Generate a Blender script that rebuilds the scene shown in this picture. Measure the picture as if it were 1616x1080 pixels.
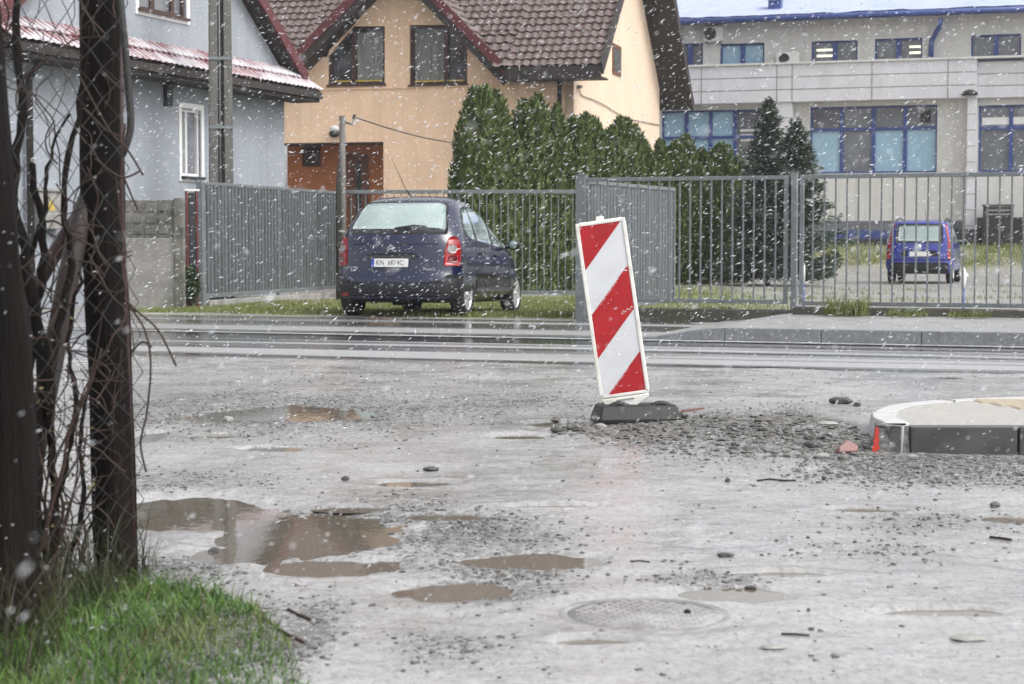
import bpy, bmesh, math, random
import numpy as np
from mathutils import Vector, Matrix
random.seed(7); RNG = np.random.default_rng(11)
for o in list(bpy.data.objects): bpy.data.objects.remove(o)
SC = bpy.context.scene
COL = SC.collection
R = math.radians
# ------------------------------------------------------------------ camera
F = 2945.0; H = 1.025; PITCH = math.atan(159/2945)
cam_d = bpy.data.cameras.new('camera'); cam = bpy.data.objects.new('camera', cam_d); COL.objects.link(cam)
cam_d.sensor_width = 36; cam_d.lens = 36*F/1616; cam_d.clip_start = .1; cam_d.clip_end = 3000
cam.location = (0, 0, H); cam.rotation_euler = (R(90)-PITCH, 0, 0)
cam_d.dof.use_dof = True; cam_d.dof.focus_distance = 11.5; cam_d.dof.aperture_fstop = 7.0
SC.camera = cam
# ------------------------------------------------------------------ world, sun, exposure
SUN_EL, SUN_AZ = R(52), R(120)
w = bpy.data.worlds.new("World"); SC.world = w; w.use_nodes = True
nt = w.node_tree; nt.nodes.clear()
sky = nt.nodes.new('ShaderNodeTexSky'); sky.sky_type = 'NISHITA'; sky.sun_disc = False
sky.sun_elevation = SUN_EL; sky.sun_rotation = SUN_AZ; sky.dust_density = 4; sky.air_density = 1.0
hs = nt.nodes.new('ShaderNodeHueSaturation'); hs.inputs['Saturation'].default_value = .10
bg = nt.nodes.new('ShaderNodeBackground'); bg.inputs['Strength'].default_value = .14
wo = nt.nodes.new('ShaderNodeOutputWorld')
nt.links.new(sky.outputs[0], hs.inputs['Color']); nt.links.new(hs.outputs[0], bg.inputs['Color']); nt.links.new(bg.outputs[0], wo.inputs[0])
sd = bpy.data.lights.new('sun', 'SUN'); sd.energy = .5; sd.angle = R(30); sd.color = (1, .97, .93)
sun = bpy.data.objects.new('sun', sd); COL.objects.link(sun)
_d = Vector((math.sin(SUN_AZ)*math.cos(SUN_EL), math.cos(SUN_AZ)*math.cos(SUN_EL), math.sin(SUN_EL)))
sun.rotation_euler = _d.to_track_quat('Z', 'Y').to_euler()
SC.view_settings.view_transform = 'Standard'; SC.view_settings.look = 'None'
SC.view_settings.exposure = 1.03; SC.view_settings.gamma = 1

# ------------------------------------------------------------------ helpers
CF = Vector((0, math.cos(PITCH), -math.sin(PITCH))); CU = Vector((0, math.sin(PITCH), math.cos(PITCH)))
CP = Vector((0, 0, H))
def ray(px, py): return CF + Vector((1, 0, 0))*((px-808)/F) + CU*((540-py)/F)
def W(px, py, Y):
    r = ray(px, py); return CP + r*(Y/r.y)
def G(px, py, z=0.):
    r = ray(px, py); return CP + r*((z-H)/r.z)
class Fac:
    """a vertical plane through the point seen at column px, depth Y, running at angle a"""
    def __init__(s, px, Y, a):
        p = W(px, 381, Y); s.O = Vector((p.x, p.y, 0)); s.a = a
        s.u = Vector((math.cos(a), math.sin(a), 0)); s.v = Vector((-math.sin(a), math.cos(a), 0))
    def sz(s, px, py, n=0.):
        r = ray(px, py); t = (-n-(CP-s.O).dot(s.v))/r.dot(s.v); p = CP+r*t
        return (p-s.O).dot(s.u), p.z
    def pt(s, x, y=0., z=0.): return s.O+s.u*x+s.v*y+Vector((0, 0, z))

def _h(ix, iy, seed):
    n = (ix.astype(np.int64)*374761393 + iy.astype(np.int64)*668265263 + seed*982451653) & 0x7fffffff
    n = ((n ^ (n >> 13))*1274126177) & 0x7fffffff
    n = n ^ (n >> 16)
    return (n & 0xffff)/65535.*2*np.pi
def pn(x, y, seed=0):
    x = np.asarray(x, float); y = np.asarray(y, float)
    ix = np.floor(x); iy = np.floor(y); fx = x-ix; fy = y-iy
    def g(dx, dy):
        a = _h(ix+dx, iy+dy, seed); return np.cos(a)*(fx-dx)+np.sin(a)*(fy-dy)
    u = fx*fx*fx*(fx*(fx*6-15)+10); v = fy*fy*fy*(fy*(fy*6-15)+10)
    return ((g(0, 0)*(1-u)+g(1, 0)*u)*(1-v)+(g(0, 1)*(1-u)+g(1, 1)*u)*v)*1.5
def fbm(x, y, seed=0, o=4):
    s = 0; a = 1.; t = 0
    for k in range(o): s = s+a*pn(x*2**k, y*2**k, seed+k); t += a; a *= .5
    return s/t
def sstep(a, b, x):
    t = np.clip((x-a)/(b-a), 0, 1); return t*t*(3-2*t)

def tag(o, label=None, cat=None, group=None, kind=None):
    if label: o['label'] = label
    if cat: o['category'] = cat
    if group: o['group'] = group
    if kind: o['kind'] = kind
    return o
def thing(name, label, cat, loc=(0, 0, 0), rz=0., group=None):
    o = bpy.data.objects.new(name, None); COL.objects.link(o); o.location = loc; o.rotation_euler = (0, 0, rz)
    o.empty_display_size = .2
    return tag(o, label, cat, group)
def copy_tree(o, parent=None):
    c = o.copy(); COL.objects.link(c)
    if parent: c.parent = parent
    for ch in list(o.children): copy_tree(ch, c)
    return c

class MB:
    def __init__(s): s.v = []; s.f = []; s.m = []; s.s = []
    def add(s, vs, fs, mi=0, sm=False):
        b = len(s.v); s.v.extend([tuple(v) for v in vs])
        for f in fs: s.f.append([b+i for i in f]); s.m.append(mi); s.s.append(sm)
        return s
    def box(s, x0, x1, y0, y1, z0, z1, mi=0, T=None):
        vs = [Vector((x, y, z)) for z in (z0, z1) for y in (y0, y1) for x in (x0, x1)]
        if T: vs = [T @ v for v in vs]
        return s.add(vs, [(0, 2, 3, 1), (4, 5, 7, 6), (0, 1, 5, 4), (2, 6, 7, 3), (0, 4, 6, 2), (1, 3, 7, 5)], mi)
    def prism(s, poly, y0, y1, mi=0, T=None):
        """poly in (x,z), extruded along y"""
        n = len(poly)
        vs = [Vector((x, y0, z)) for x, z in poly]+[Vector((x, y1, z)) for x, z in poly]
        if T: vs = [T @ v for v in vs]
        fs = [tuple(range(n)), tuple(range(2*n-1, n-1, -1))]+[(i, n+i, n+(i+1) % n, (i+1) % n) for i in range(n)]
        return s.add(vs, fs, mi)
    def slab(s, poly, z0, z1, mi=0, T=None):
        """poly in (x,y), extruded along z"""
        n = len(poly)
        vs = [Vector((x, y, z0)) for x, y in poly]+[Vector((x, y, z1)) for x, y in poly]
        if T: vs = [T @ v for v in vs]
        fs = [tuple(range(n-1, -1, -1)), tuple(range(n, 2*n))]+[(i, (i+1) % n, n+(i+1) % n, n+i) for i in range(n)]
        return s.add(vs, fs, mi)
    def tube(s, pts, r, seg=8, mi=0, caps=True, sm=True):
        pts = [Vector(p) for p in pts]; n = len(pts)
        rs = r if isinstance(r, (list, tuple)) else [r]*n
        d0 = (pts[1]-pts[0]).normalized()
        up = Vector((0, 0, 1)) if abs(d0.z) < .9 else Vector((1, 0, 0))
        a = d0.cross(up).normalized(); vs = []
        for i, p in enumerate(pts):
            d = (pts[min(i+1, n-1)]-pts[max(i-1, 0)]).normalized()
            a = (a-d*a.dot(d)).normalized(); b = d.cross(a)
            for k in range(seg):
                t = 2*math.pi*k/seg; vs.append(p+(a*math.cos(t)+b*math.sin(t))*rs[i])
        fs = []
        for i in range(n-1):
            for k in range(seg):
                k2 = (k+1) % seg; fs.append((i*seg+k, i*seg+k2, (i+1)*seg+k2, (i+1)*seg+k))
        s.add(vs, fs, mi, sm)
        if caps:
            b = len(s.v)-n*seg
            s.f.append([b+k for k in range(seg-1, -1, -1)]); s.m.append(mi); s.s.append(False)
            s.f.append([b+(n-1)*seg+k for k in range(seg)]); s.m.append(mi); s.s.append(False)
        return s
    def lathe(s, prof, seg=32, mi=0, axis='z', off=(0, 0, 0), sm=True):
        """prof list of (r, h)"""
        vs = []; n = len(prof)
        for r, h in prof:
            for k in range(seg):
                t = 2*math.pi*k/seg; c, q = r*math.cos(t), r*math.sin(t)
                p = {'z': (c, q, h), 'x': (h, c, q), 'y': (q, h, c)}[axis]
                vs.append((p[0]+off[0], p[1]+off[1], p[2]+off[2]))
        fs = [(i*seg+k, i*seg+(k+1) % seg, (i+1)*seg+(k+1) % seg, (i+1)*seg+k) for i in range(n-1) for k in range(seg)]
        s.add(vs, fs, mi, sm)
        return s
    def blob(s, c, rx, ry, rz, jit=.2, rot=0., mi=0, sm=False, tilt=0.):
        vs, fs = ICO
        T = Matrix.Translation(c) @ Matrix.Rotation(rot, 4, 'Z') @ Matrix.Rotation(tilt, 4, 'X')
        out = []
        for v in vs:
            j = 1+random.uniform(-jit, jit)
            out.append(T @ Vector((v[0]*rx*j, v[1]*ry*j, v[2]*rz*j)))
        return s.add(out, fs, mi, sm)
    def build(s, name, mats, parent=None, loc=None, rz=None, bevel=0, seg=2):
        me = bpy.data.meshes.new(name); me.from_pydata(s.v, [], s.f)
        if not isinstance(mats, (list, tuple)): mats = [mats]
        for m in mats: me.materials.append(m)
        me.polygons.foreach_set('material_index', s.m); me.polygons.foreach_set('use_smooth', s.s)
        me.update()
        o = bpy.data.objects.new(name, me); COL.objects.link(o)
        if parent: o.parent = parent
        if loc: o.location = loc
        if rz is not None: o.rotation_euler = (0, 0, rz)
        if bevel:
            b = o.modifiers.new('bevel', 'BEVEL'); b.width = bevel; b.segments = seg; b.limit_method = 'ANGLE'; b.angle_limit = R(40)
        return o
_bm = bmesh.new(); bmesh.ops.create_icosphere(_bm, subdivisions=1, radius=1)
ICO1 = ([tuple(v.co) for v in _bm.verts], [tuple(v.index for v in f.verts) for f in _bm.faces]); _bm.free()
_bm = bmesh.new(); bmesh.ops.create_icosphere(_bm, subdivisions=2, radius=1)
ICO2 = ([tuple(v.co) for v in _bm.verts], [tuple(v.index for v in f.verts) for f in _bm.faces]); _bm.free()
ICO = ICO1
def arr_mesh(name, V, Fq, mats, parent=None, smooth=True, attrs=None):
    """V (n,3) array, Fq (m,k) array of faces"""
    me = bpy.data.meshes.new(name); k = Fq.shape[1]; m = len(Fq)
    me.vertices.add(len(V)); me.vertices.foreach_set('co', np.asarray(V, np.float32).ravel())
    me.loops.add(m*k); me.loops.foreach_set('vertex_index', np.asarray(Fq, np.int32).ravel())
    me.polygons.add(m); me.polygons.foreach_set('loop_start', np.arange(0, m*k, k, dtype=np.int32))
    me.polygons.foreach_set('use_smooth', np.full(m, smooth))
    for a, val in (attrs or {}).items():
        at = me.attributes.new(a, 'FLOAT', 'POINT'); at.data.foreach_set('value', np.asarray(val, np.float32).ravel())
    me.update(calc_edges=True); me.validate()
    for q in (mats if isinstance(mats, (list, tuple)) else [mats]): me.materials.append(q)
    o = bpy.data.objects.new(name, me); COL.objects.link(o)
    if parent: o.parent = parent
    return o
def grid_faces(nr, nc):
    i, j = np.meshgrid(np.arange(nr-1), np.arange(nc-1), indexing='ij'); a = (i*nc+j).ravel()
    return np.stack([a, a+1, a+nc+1, a+nc], 1)

# ------------------------------------------------------------------ materials
def new_mat(name):
    m = bpy.data.materials.new(name); m.use_nodes = True
    return m, m.node_tree, m.node_tree.nodes['Principled BSDF']
def N(nt, t, **kw):
    n = nt.nodes.new(t)
    for k, v in kw.items(): setattr(n, k, v)
    return n
def noise(nt, vec, scale, detail=5, rough=.55, dist=0.):
    n = N(nt, 'ShaderNodeTexNoise'); n.inputs['Scale'].default_value = scale; n.inputs['Detail'].default_value = detail
    n.inputs['Roughness'].default_value = rough; n.inputs['Distortion'].default_value = dist
    nt.links.new(vec, n.inputs['Vector']); return n.outputs['Fac']
def mrange(nt, v, a, b, c=0., d=1.):
    n = N(nt, 'ShaderNodeMapRange'); n.clamp = True
    for i, x in zip(('From Min', 'From Max', 'To Min', 'To Max'), (a, b, c, d)): n.inputs[i].default_value = x
    nt.links.new(v, n.inputs['Value']); return n.outputs[0]
def mixc(nt, fac, A, B, mode='MIX'):
    n = N(nt, 'ShaderNodeMix', data_type='RGBA', blend_type=mode)
    if isinstance(fac, float): n.inputs[0].default_value = fac
    else: nt.links.new(fac, n.inputs[0])
    for s, x in ((6, A), (7, B)):
        if isinstance(x, (tuple, list)): n.inputs[s].default_value = (*x[:3], 1)
        else: nt.links.new(x, n.inputs[s])
    return n.outputs[2]
def math_(nt, op, a, b):
    n = N(nt, 'ShaderNodeMath', operation=op)
    for i, x in enumerate((a, b)):
        if isinstance(x, (int, float)): n.inputs[i].default_value = x
        else: nt.links.new(x, n.inputs[i])
    return n.outputs[0]
def bump(nt, bs, h, strength=.3, dist=.01):
    b = N(nt, 'ShaderNodeBump'); b.inputs['Strength'].default_value = strength; b.inputs['Distance'].default_value = dist
    nt.links.new(h, b.inputs['Height']); nt.links.new(b.outputs[0], bs.inputs['Normal'])
def coords(nt, kind='Object', scale=None):
    tc = N(nt, 'ShaderNodeTexCoord'); v = tc.outputs[kind]
    if scale:
        mp = N(nt, 'ShaderNodeMapping'); mp.inputs['Scale'].default_value = scale; nt.links.new(v, mp.inputs[0]); v = mp.outputs[0]
    return v
_mc = {}
def pmat(name, col, rough=.6, var=.15, scale=6., bmp=0., bscale=60., metal=0., coat=0., dirt=None, dirt_amt=.5, vscale=None, spec=.5, bdist=.004, dscale=2.5, streak=0.):
    if name in _mc: return _mc[name]
    m, nt, bs = new_mat(name); v = coords(nt, 'Object', vscale)
    n1 = noise(nt, v, scale, 6)
    c = mixc(nt, mrange(nt, n1, .3, .7), tuple(x*(1-var) for x in col), tuple(min(1, x*(1+var)) for x in col))
    if dirt:
        n2 = noise(nt, v, dscale, 7, .65)
        c = mixc(nt, mrange(nt, n2, .5, .72, 0, dirt_amt), c, dirt)
    if streak:
        n3 = noise(nt, coords(nt, 'Object', (2.2, 2.2, .16)), 1.6, 6, .65)
        c = mixc(nt, mrange(nt, n3, .48, .70, 0, streak), c, tuple(x*.62 for x in col))
    nt.links.new(c, bs.inputs['Base Color'])
    nt.links.new(mrange(nt, n1, .3, .7, max(0, rough-.08), min(1, rough+.08)), bs.inputs['Roughness'])
    bs.inputs['Metallic'].default_value = metal; bs.inputs['Coat Weight'].default_value = coat; bs.inputs['Coat Roughness'].default_value = .05
    bs.inputs['Specular IOR Level'].default_value = spec
    if bmp: bump(nt, bs, noise(nt, v, bscale, 4), bmp, bdist)
    _mc[name] = m; return m
def leafmat(name, dark, light, brown=None, scale=9., rough=.55, trans=.15):
    m, nt, bs = new_mat(name); v = coords(nt, 'Object')
    oi = N(nt, 'ShaderNodeObjectInfo')
    n = noise(nt, v, scale, 3); n2 = noise(nt, v, scale*7, 2)
    f = math_(nt, 'ADD', math_(nt, 'MULTIPLY', n, .55), math_(nt, 'MULTIPLY', n2, .45))
    c = mixc(nt, mrange(nt, f, .32, .68), dark, light)
    if brown:
        n3 = noise(nt, v, scale*.35, 4); c = mixc(nt, mrange(nt, n3, .52, .72, 0, .75), c, brown)
    c = mixc(nt, math_(nt, 'MULTIPLY', oi.outputs['Random'], .25), c, tuple(x*.7 for x in light))
    nt.links.new(c, bs.inputs['Base Color']); bs.inputs['Roughness'].default_value = rough
    return m

M = {}
M['galv'] = pmat('galvanised_steel', (.19, .21, .22), .42, .16, 5, metal=.35, dirt=(.13, .135, .135), dirt_amt=.5)
M['galv_sheet'] = pmat('galvanised_sheet', (.135, .152, .162), .45, .2, 1.5, metal=.3, dirt=(.105, .11, .11), dirt_amt=.7, vscale=(6, 6, .6))
M['grey_plaster'] = pmat('grey_plaster', (.31, .335, .37), .9, .05, 1.2, .25, 160, dirt=(.27, .295, .33), dirt_amt=.6, dscale=.7, streak=.35)
M['orange_plaster'] = pmat('orange_plaster', (.84, .60, .41), .9, .05, 1.1, .25, 140, dirt=(.78, .52, .34), dirt_amt=.5, dscale=.6, streak=.3)
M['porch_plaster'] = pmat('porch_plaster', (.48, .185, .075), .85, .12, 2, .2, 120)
M['cream_plaster'] = pmat('cream_plaster', (.60, .595, .575), .9, .06, 1.0, .3, 100, dirt=(.45, .445, .425), dirt_amt=.7, dscale=.5, streak=.4)
M['panel_white'] = pmat('facade_panel', (.64, .64, .68), .45, .04, 1., dirt=(.54, .54, .58), dirt_amt=.5, dscale=.6, streak=.3)
M['white_trim'] = pmat('white_trim', (.78, .78, .77), .5, .05, 5)
M['white_frame'] = pmat('white_window_frame', (.74, .74, .74), .35, .04, 5)
M['brown_frame'] = pmat('brown_window_frame', (.060, .028, .018), .4, .2, 8)
M['blue_frame'] = pmat('blue_metal', (.04, .07, .24), .4, .15, 5, dirt=(.10, .13, .30), dirt_amt=.5)
M['dark_wood'] = pmat('dark_soffit_wood', (.03, .024, .022), .75, .3, 5, .3, 30, dirt=(.05, .04, .037), dirt_amt=.6)
M['red_board'] = pmat('red_barge_board', (.10, .018, .021), .45, .2, 5, dirt=(.1, .03, .03))
M['glass_dark'] = pmat('window_glass', (.035, .042, .048), .06, .5, 1.1, spec=.9, dirt=(.16, .19, .2), dirt_amt=.5, dscale=1.6)
M['glass_grey'] = pmat('grey_window_glass', (.16, .17, .19), .1, .3, .8, spec=.7, dirt=(.27, .285, .31), dirt_amt=.7, dscale=.9)
M['glass_blue'] = pmat('frosted_blue_pane', (.30, .47, .60), .25, .08, .8, dirt=(.38, .53, .63), dirt_amt=.6, dscale=.7)
M['curtain'] = pmat('net_curtain', (.25, .25, .24), .9, .3, 3, vscale=(9, 1, .3))
M['lamp_on'] = None
M['concrete'] = pmat('grey_concrete', (.27, .26, .245), .8, .2, 4, .4, 60, dirt=(.14, .14, .12), dirt_amt=.7)
M['mossy'] = pmat('mossy_concrete', (.16, .155, .138), .85, .35, 6, .6, 40, dirt=(.03, .032, .022), dirt_amt=1., dscale=5, streak=.5)
M['plinth'] = pmat('dark_mossy_plinth', (.07, .068, .058), .85, .4, 5, .6, 40, dirt=(.045, .055, .02), dirt_amt=.8)
M['pole_conc'] = pmat('weathered_pole_concrete', (.13, .126, .118), .8, .2, 3, .4, 50, dirt=(.07, .07, .065), dirt_amt=.7, vscale=(4, 4, .6))
M['pole_dark'] = pmat('dark_pole_recess', (.045, .042, .04), .85, .3, 5)
M['black'] = pmat('black_plastic', (.02, .021, .023), .45, .3, 8, .1, 60, dirt=(.05, .05, .05), dirt_amt=.4)
M['black_matte'] = pmat('black_matte', (.012, .012, .013), .7, .3, 8)
M['rubber'] = pmat('tyre_rubber', (.018, .018, .019), .75, .3, 12, .3, 60, dirt=(.055, .052, .048), dirt_amt=.5)
M['base_rubber'] = pmat('recycled_rubber', (.013, .013, .014), .45, .3, 14, .5, 90, spec=.35, dirt=(.06, .056, .05), dirt_amt=.35, dscale=6)
M['alloy'] = pmat('alloy_silver', (.62, .63, .65), .3, .1, 9, metal=.5, dirt=(.3, .29, .28), dirt_amt=.5)
M['chrome'] = pmat('chrome_badge', (.75, .76, .78), .2, .03, 9, metal=.7)
M['car_blue'] = pmat('dark_blue_car_paint', (.0028, .0075, .040), .22, .12, 3, metal=0., coat=.6, dirt=(.007, .010, .020), dirt_amt=.35, dscale=3)
M['panda_blue'] = pmat('bright_blue_car_paint', (.016, .028, .25), .35, .12, 3, metal=.1, coat=.8, dirt=(.05, .055, .19), dirt_amt=.35)
M['cladding'] = pmat('dark_grey_bumper', (.022, .023, .027), .48, .25, 6, .1, 90, dirt=(.06, .06, .06), dirt_amt=.5)
M['car_glass'] = pmat('sky_pale_car_glass', (.31, .39, .385), .08, .12, 3, coat=.6, dirt=(.36, .43, .42), dirt_amt=.7)  # pale teal base colour carries the sky's reflection as well as mist
M['side_glass'] = pmat('side_car_glass', (.20, .27, .27), .05, .4, 2.5, spec=1., coat=1., dirt=(.38, .46, .46), dirt_amt=.9, dscale=3)  # bright reflections and mist are put into the base and patch colours
M['lens_red'] = pmat('red_lamp_lens', (.30, .006, .010), .2, .25, 12, coat=.3)
M['lens_dark'] = pmat('dark_red_lens', (.13, .006, .01), .2, .3, 10, coat=.7)
M['lens_clear'] = pmat('clear_lamp_lens', (.22, .20, .20), .2, .15, 14, coat=.8)
M['plate'] = pmat('plate_white', (.72, .72, .70), .4, .05, 10)
M['eu_blue'] = pmat('plate_blue', (.02, .06, .42), .4, .1, 10)
M['ink'] = pmat('plate_ink', (.015, .015, .017), .5, .1, 10)
M['sign_white'] = pmat('reflective_white_sheet', (.66, .67, .70), .3, .04, 4, dirt=(.56, .56, .56), dirt_amt=.5, dscale=9)
M['sign_red'] = pmat('reflective_red_sheet', (.42, .012, .018), .3, .10, 4, dirt=(.27, .016, .02), dirt_amt=.6, dscale=7)
M['sign_frame'] = pmat('white_plastic_frame', (.78, .77, .73), .45, .04, 6, .08, 50, dirt=(.45, .40, .32), dirt_amt=.55, dscale=10)
M['old_post'] = pmat('dark_rotten_wood', (.007, .0053, .0047), .8, .5, 3, .9, 30, vscale=(4, 4, .5), dirt=(.019, .0125, .010), dirt_amt=.8, bdist=.012, spec=.15)
M['rust_pipe'] = pmat('rusty_pipe', (.028, .024, .023), .6, .3, 5, .3, 50, dirt=(.04, .018, .014), dirt_amt=.7)
M['red_pipe'] = pmat('red_brown_pipe', (.03, .011, .010), .6, .3, 5, .3, 50, dirt=(.05, .03, .025), dirt_amt=.7)
M['wire'] = pmat('old_fence_wire', (.055, .055, .053), .5, .5, 9, metal=.3, dirt=(.025, .016, .013), dirt_amt=.7)
M['twig'] = pmat('brown_twig', (.035, .019, .014), .8, .4, 9)
M['bark'] = pmat('bark', (.06, .045, .035), .9, .3, 9, .5, 40)
M['stone'] = pmat('wet_slate', (.125, .12, .11), .42, .5, 5, .4, 60, dirt=(.09, .085, .08), dirt_amt=.7, dscale=9)
M['pebble'] = pmat('wet_gravel', (.115, .112, .108), .4, .5, 14)
M['pale_stone'] = pmat('pale_stone', (.29, .285, .27), .55, .2, 9, .4, 50)
M['dark_stone'] = pmat('dark_wet_stone', (.06, .058, .056), .35, .3, 9, .5, 50)
M['brick'] = pmat('red_brick_piece', (.20, .095, .085), .5, .25, 9, .5, 60)
M['kerb_dark'] = pmat('dark_wet_kerb', (.055, .056, .055), .35, .25, 6, .2, 120, dirt=(.10, .10, .095), dirt_amt=.5, dscale=5)
M['kerb_grey'] = pmat('grey_kerb', (.19, .198, .212), .5, .25, 24, .3, 90, dirt=(.085, .09, .095), dirt_amt=.6, dscale=3)
M['granite'] = pmat('speckled_granite', (.125, .12, .115), .55, .75, 55, .5, 90, dirt=(.10, .10, .095), dirt_amt=.5, dscale=6)
M['light_conc'] = pmat('light_kerb_top', (.50, .50, .50), .5, .12, 6, .2, 80, dirt=(.30, .29, .28), dirt_amt=.6, dscale=6)
M['paver'] = pmat('wet_paver', (.36, .35, .33), .45, .3, 30, .3, 80, dirt=(.52, .45, .34), dirt_amt=.5, dscale=4)
M['tactile'] = pmat('yellow_tactile_paver', (.47, .41, .32), .5, .15, 20, .3, 80)
M['iron'] = pmat('wet_cast_iron', (.26, .255, .25), .25, .3, 8, .3, 60, metal=.1, dirt=(.36, .355, .35), dirt_amt=1., dscale=4)
M['red_paint'] = pmat('red_spray_paint', (.48, .03, .02), .5, .15, 30)
M['ac_white'] = pmat('ac_casing', (.62, .62, .60), .45, .05, 5, dirt=(.45, .45, .43))
M['snow'] = pmat('fresh_snow', (.70, .72, .75), .7, .03, 6, .3, 30)
M['roof_snow'] = pmat('roof_snow', (.40, .45, .63), .7, .05, 1.5, .3, 20, dirt=(.28, .35, .62), dirt_amt=.6, dscale=1.2)
M['twine'] = pmat('cable_black', (.02, .02, .02), .6, .2, 5)
M['door_wood'] = pmat('varnished_door', (.15, .055, .025), .4, .3, 5, vscale=(6, 6, .6))
M['dark_shed'] = pmat('black_weathered_boards', (.035, .034, .036), .7, .4, 6, .4, 30, dirt=(.08, .08, .085), dirt_amt=.5)
M['post_blue'] = pmat('blue_marker_rod', (.02, .07, .32), .4, .15, 8)
M['yellow_sill'] = pmat('yellow_sill', (.55, .40, .07), .5, .15, 8)
M['thuja'] = leafmat('thuja_foliage', (.030, .056, .014), (.125, .172, .042), (.15, .14, .045), 5.)
M['spruce'] = leafmat('spruce_needles', (.03, .048, .034), (.095, .13, .092), None, 6.)
M['grass'] = leafmat('grass_blades', (.020, .054, .008), (.105, .225, .026), (.16, .15, .055), 6., .6)
M['dry_grass'] = leafmat('verge_grass', (.085, .11, .025), (.20, .235, .065), (.29, .26, .13), 3., .5)
M['shrub'] = leafmat('shrub_leaves', (.015, .035, .012), (.05, .09, .025), None, 9.)
def emis(name, col, st):
    m, nt, bs = new_mat(name); bs.inputs['Base Color'].default_value = (*col, 1); bs.inputs['Emission Color'].default_value = (*col, 1)
    bs.inputs['Emission Strength'].default_value = st; return m
M['lamp_on'] = emis('lit_strip_lamp', (.9, .9, .6), .7)
def tile_mat(name, a, b, snow=None):
    m, nt, bs = new_mat(name); v = coords(nt, 'Object')
    n1 = noise(nt, v, 3., 6); c = mixc(nt, mrange(nt, n1, .3, .7), a, b)
    n3 = noise(nt, v, 14., 3); c = mixc(nt, mrange(nt, n3, .45, .7, 0, .5), c, tuple(x*.45 for x in a))
    if snow is not None:
        at = N(nt, 'ShaderNodeAttribute', attribute_name='crest')
        n2 = noise(nt, v, 1.3, 5); n4 = noise(nt, v, 9., 4)
        f = math_(nt, 'ADD', at.outputs['Fac'], math_(nt, 'ADD', math_(nt, 'MULTIPLY', n2, 1.1), math_(nt, 'MULTIPLY', n4, .6)))
        c = mixc(nt, mrange(nt, f, snow-.25, snow+.25, 0, .85), c, (.62, .63, .67))
    nt.links.new(c, bs.inputs['Base Color']); bs.inputs['Roughness'].default_value = .5
    bump(nt, bs, noise(nt, v, 50., 3), .2, .004)
    return m
M['tile_brown'] = tile_mat('brown_roof_tiles', (.115, .080, .072), (.165, .125, .115))
M['tile_red'] = tile_mat('red_roof_tiles', (.13, .020, .021), (.19, .035, .035), 1.35)

# ------------------------------------------------------------------ ground, road, puddles
# street runs to the right and towards the viewer; these lines are its edges (world x, y)
NEAR = ((-3.28, 16.7), (3.95, 14.4)); FAR = ((-4.36, 21.6), (4.97, 18.15))
def line_d(L, x, y):
    (x0, y0), (x1, y1) = L; dx, dy = x1-x0, y1-y0; l = math.hypot(dx, dy)
    return ((y-y0)*dx-(x-x0)*dy)/l      # positive = farther away
def line_y(L, x): (x0, y0), (x1, y1) = L; return y0+(y1-y0)*(x-x0)/(x1-x0)

PUD = [  # pixel ellipses: cx, cy, half width, half height
    [(470, 652, 128, 13), (330, 658, 80, 5)],
    [(480, 842, 138, 34), (300, 800, 110, 17), (375, 872, 85, 15), (255, 826, 70, 7), (370, 815, 110, 17), (560, 850, 70, 17)],
    [(525, 893, 108, 13)], [(712, 931, 92, 15)], [(845, 882, 98, 12)], [(820, 688, 34, 4)], [(885, 668, 46, 4)],
    [(705, 813, 55, 5)], [(232, 690, 24, 8)], [(1600, 818, 40, 5)], [(1362, 803, 42, 3.5)], [(870, 798, 60, 3)],
    [(660, 762, 50, 4)], [(1150, 936, 75, 11)], [(940, 1012, 55, 5)], [(1490, 965, 80, 6)], [(350, 688, 45, 3.5)], [(430, 708, 40, 3)], [(1230, 905, 60, 4)],
    [(560, 803, 50, 3.5)]]
def ell(e):
    cx, cy, hw, hh = e; c = G(cx, cy); a = abs(G(cx+hw, cy).x-c.x); b = abs(G(cx, cy-hh).y-G(cx, cy+hh).y)/2
    yc = (G(cx, cy-hh).y+G(cx, cy+hh).y)/2
    return c.x, yc, a, b
PE = [[ell(e) for e in p] for p in PUD]
GRAV = [(170, 1020, 300, 80, 1.), (440, 652, 330, 36, .9), (500, 600, 300, 14, .4), (780, 640, 250, 25, .7), (720, 850, 150, 40, .9), (560, 815, 210, 18, .8), (640, 800, 80, 25, .5), (820, 900, 150, 25, .7),
        (400, 880, 200, 14, .5), (270, 905, 120, 30, .9), (1230, 690, 260, 45, 1.), (1480, 745, 260, 26, .9), (300, 760, 160, 18, .6), (800, 925, 130, 35, .5),
        (1100, 915, 120, 14, .6), (1300, 595, 500, 9, .22), (650, 590, 500, 8, .22), (480, 1010, 60, 60, .8), (700, 1020, 110, 25, .5), (1500, 820, 200, 20, .4), (1350, 870, 180, 18, .35)]
GE = [(*ell(g[:4]), g[4]) for g in GRAV]
MAN = G(1017, 969); MAN_R = abs(G(1155, 969).x-G(880, 969).x)/2
MOUND = [(*ell((1220, 688, 190, 26)), .075), (*ell((1000, 676, 110, 8)), .006), (*ell((200, 1000, 240, 75)), .015), (*ell((1500, 740, 160, 18)), .02)]
WL = -.013
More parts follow.
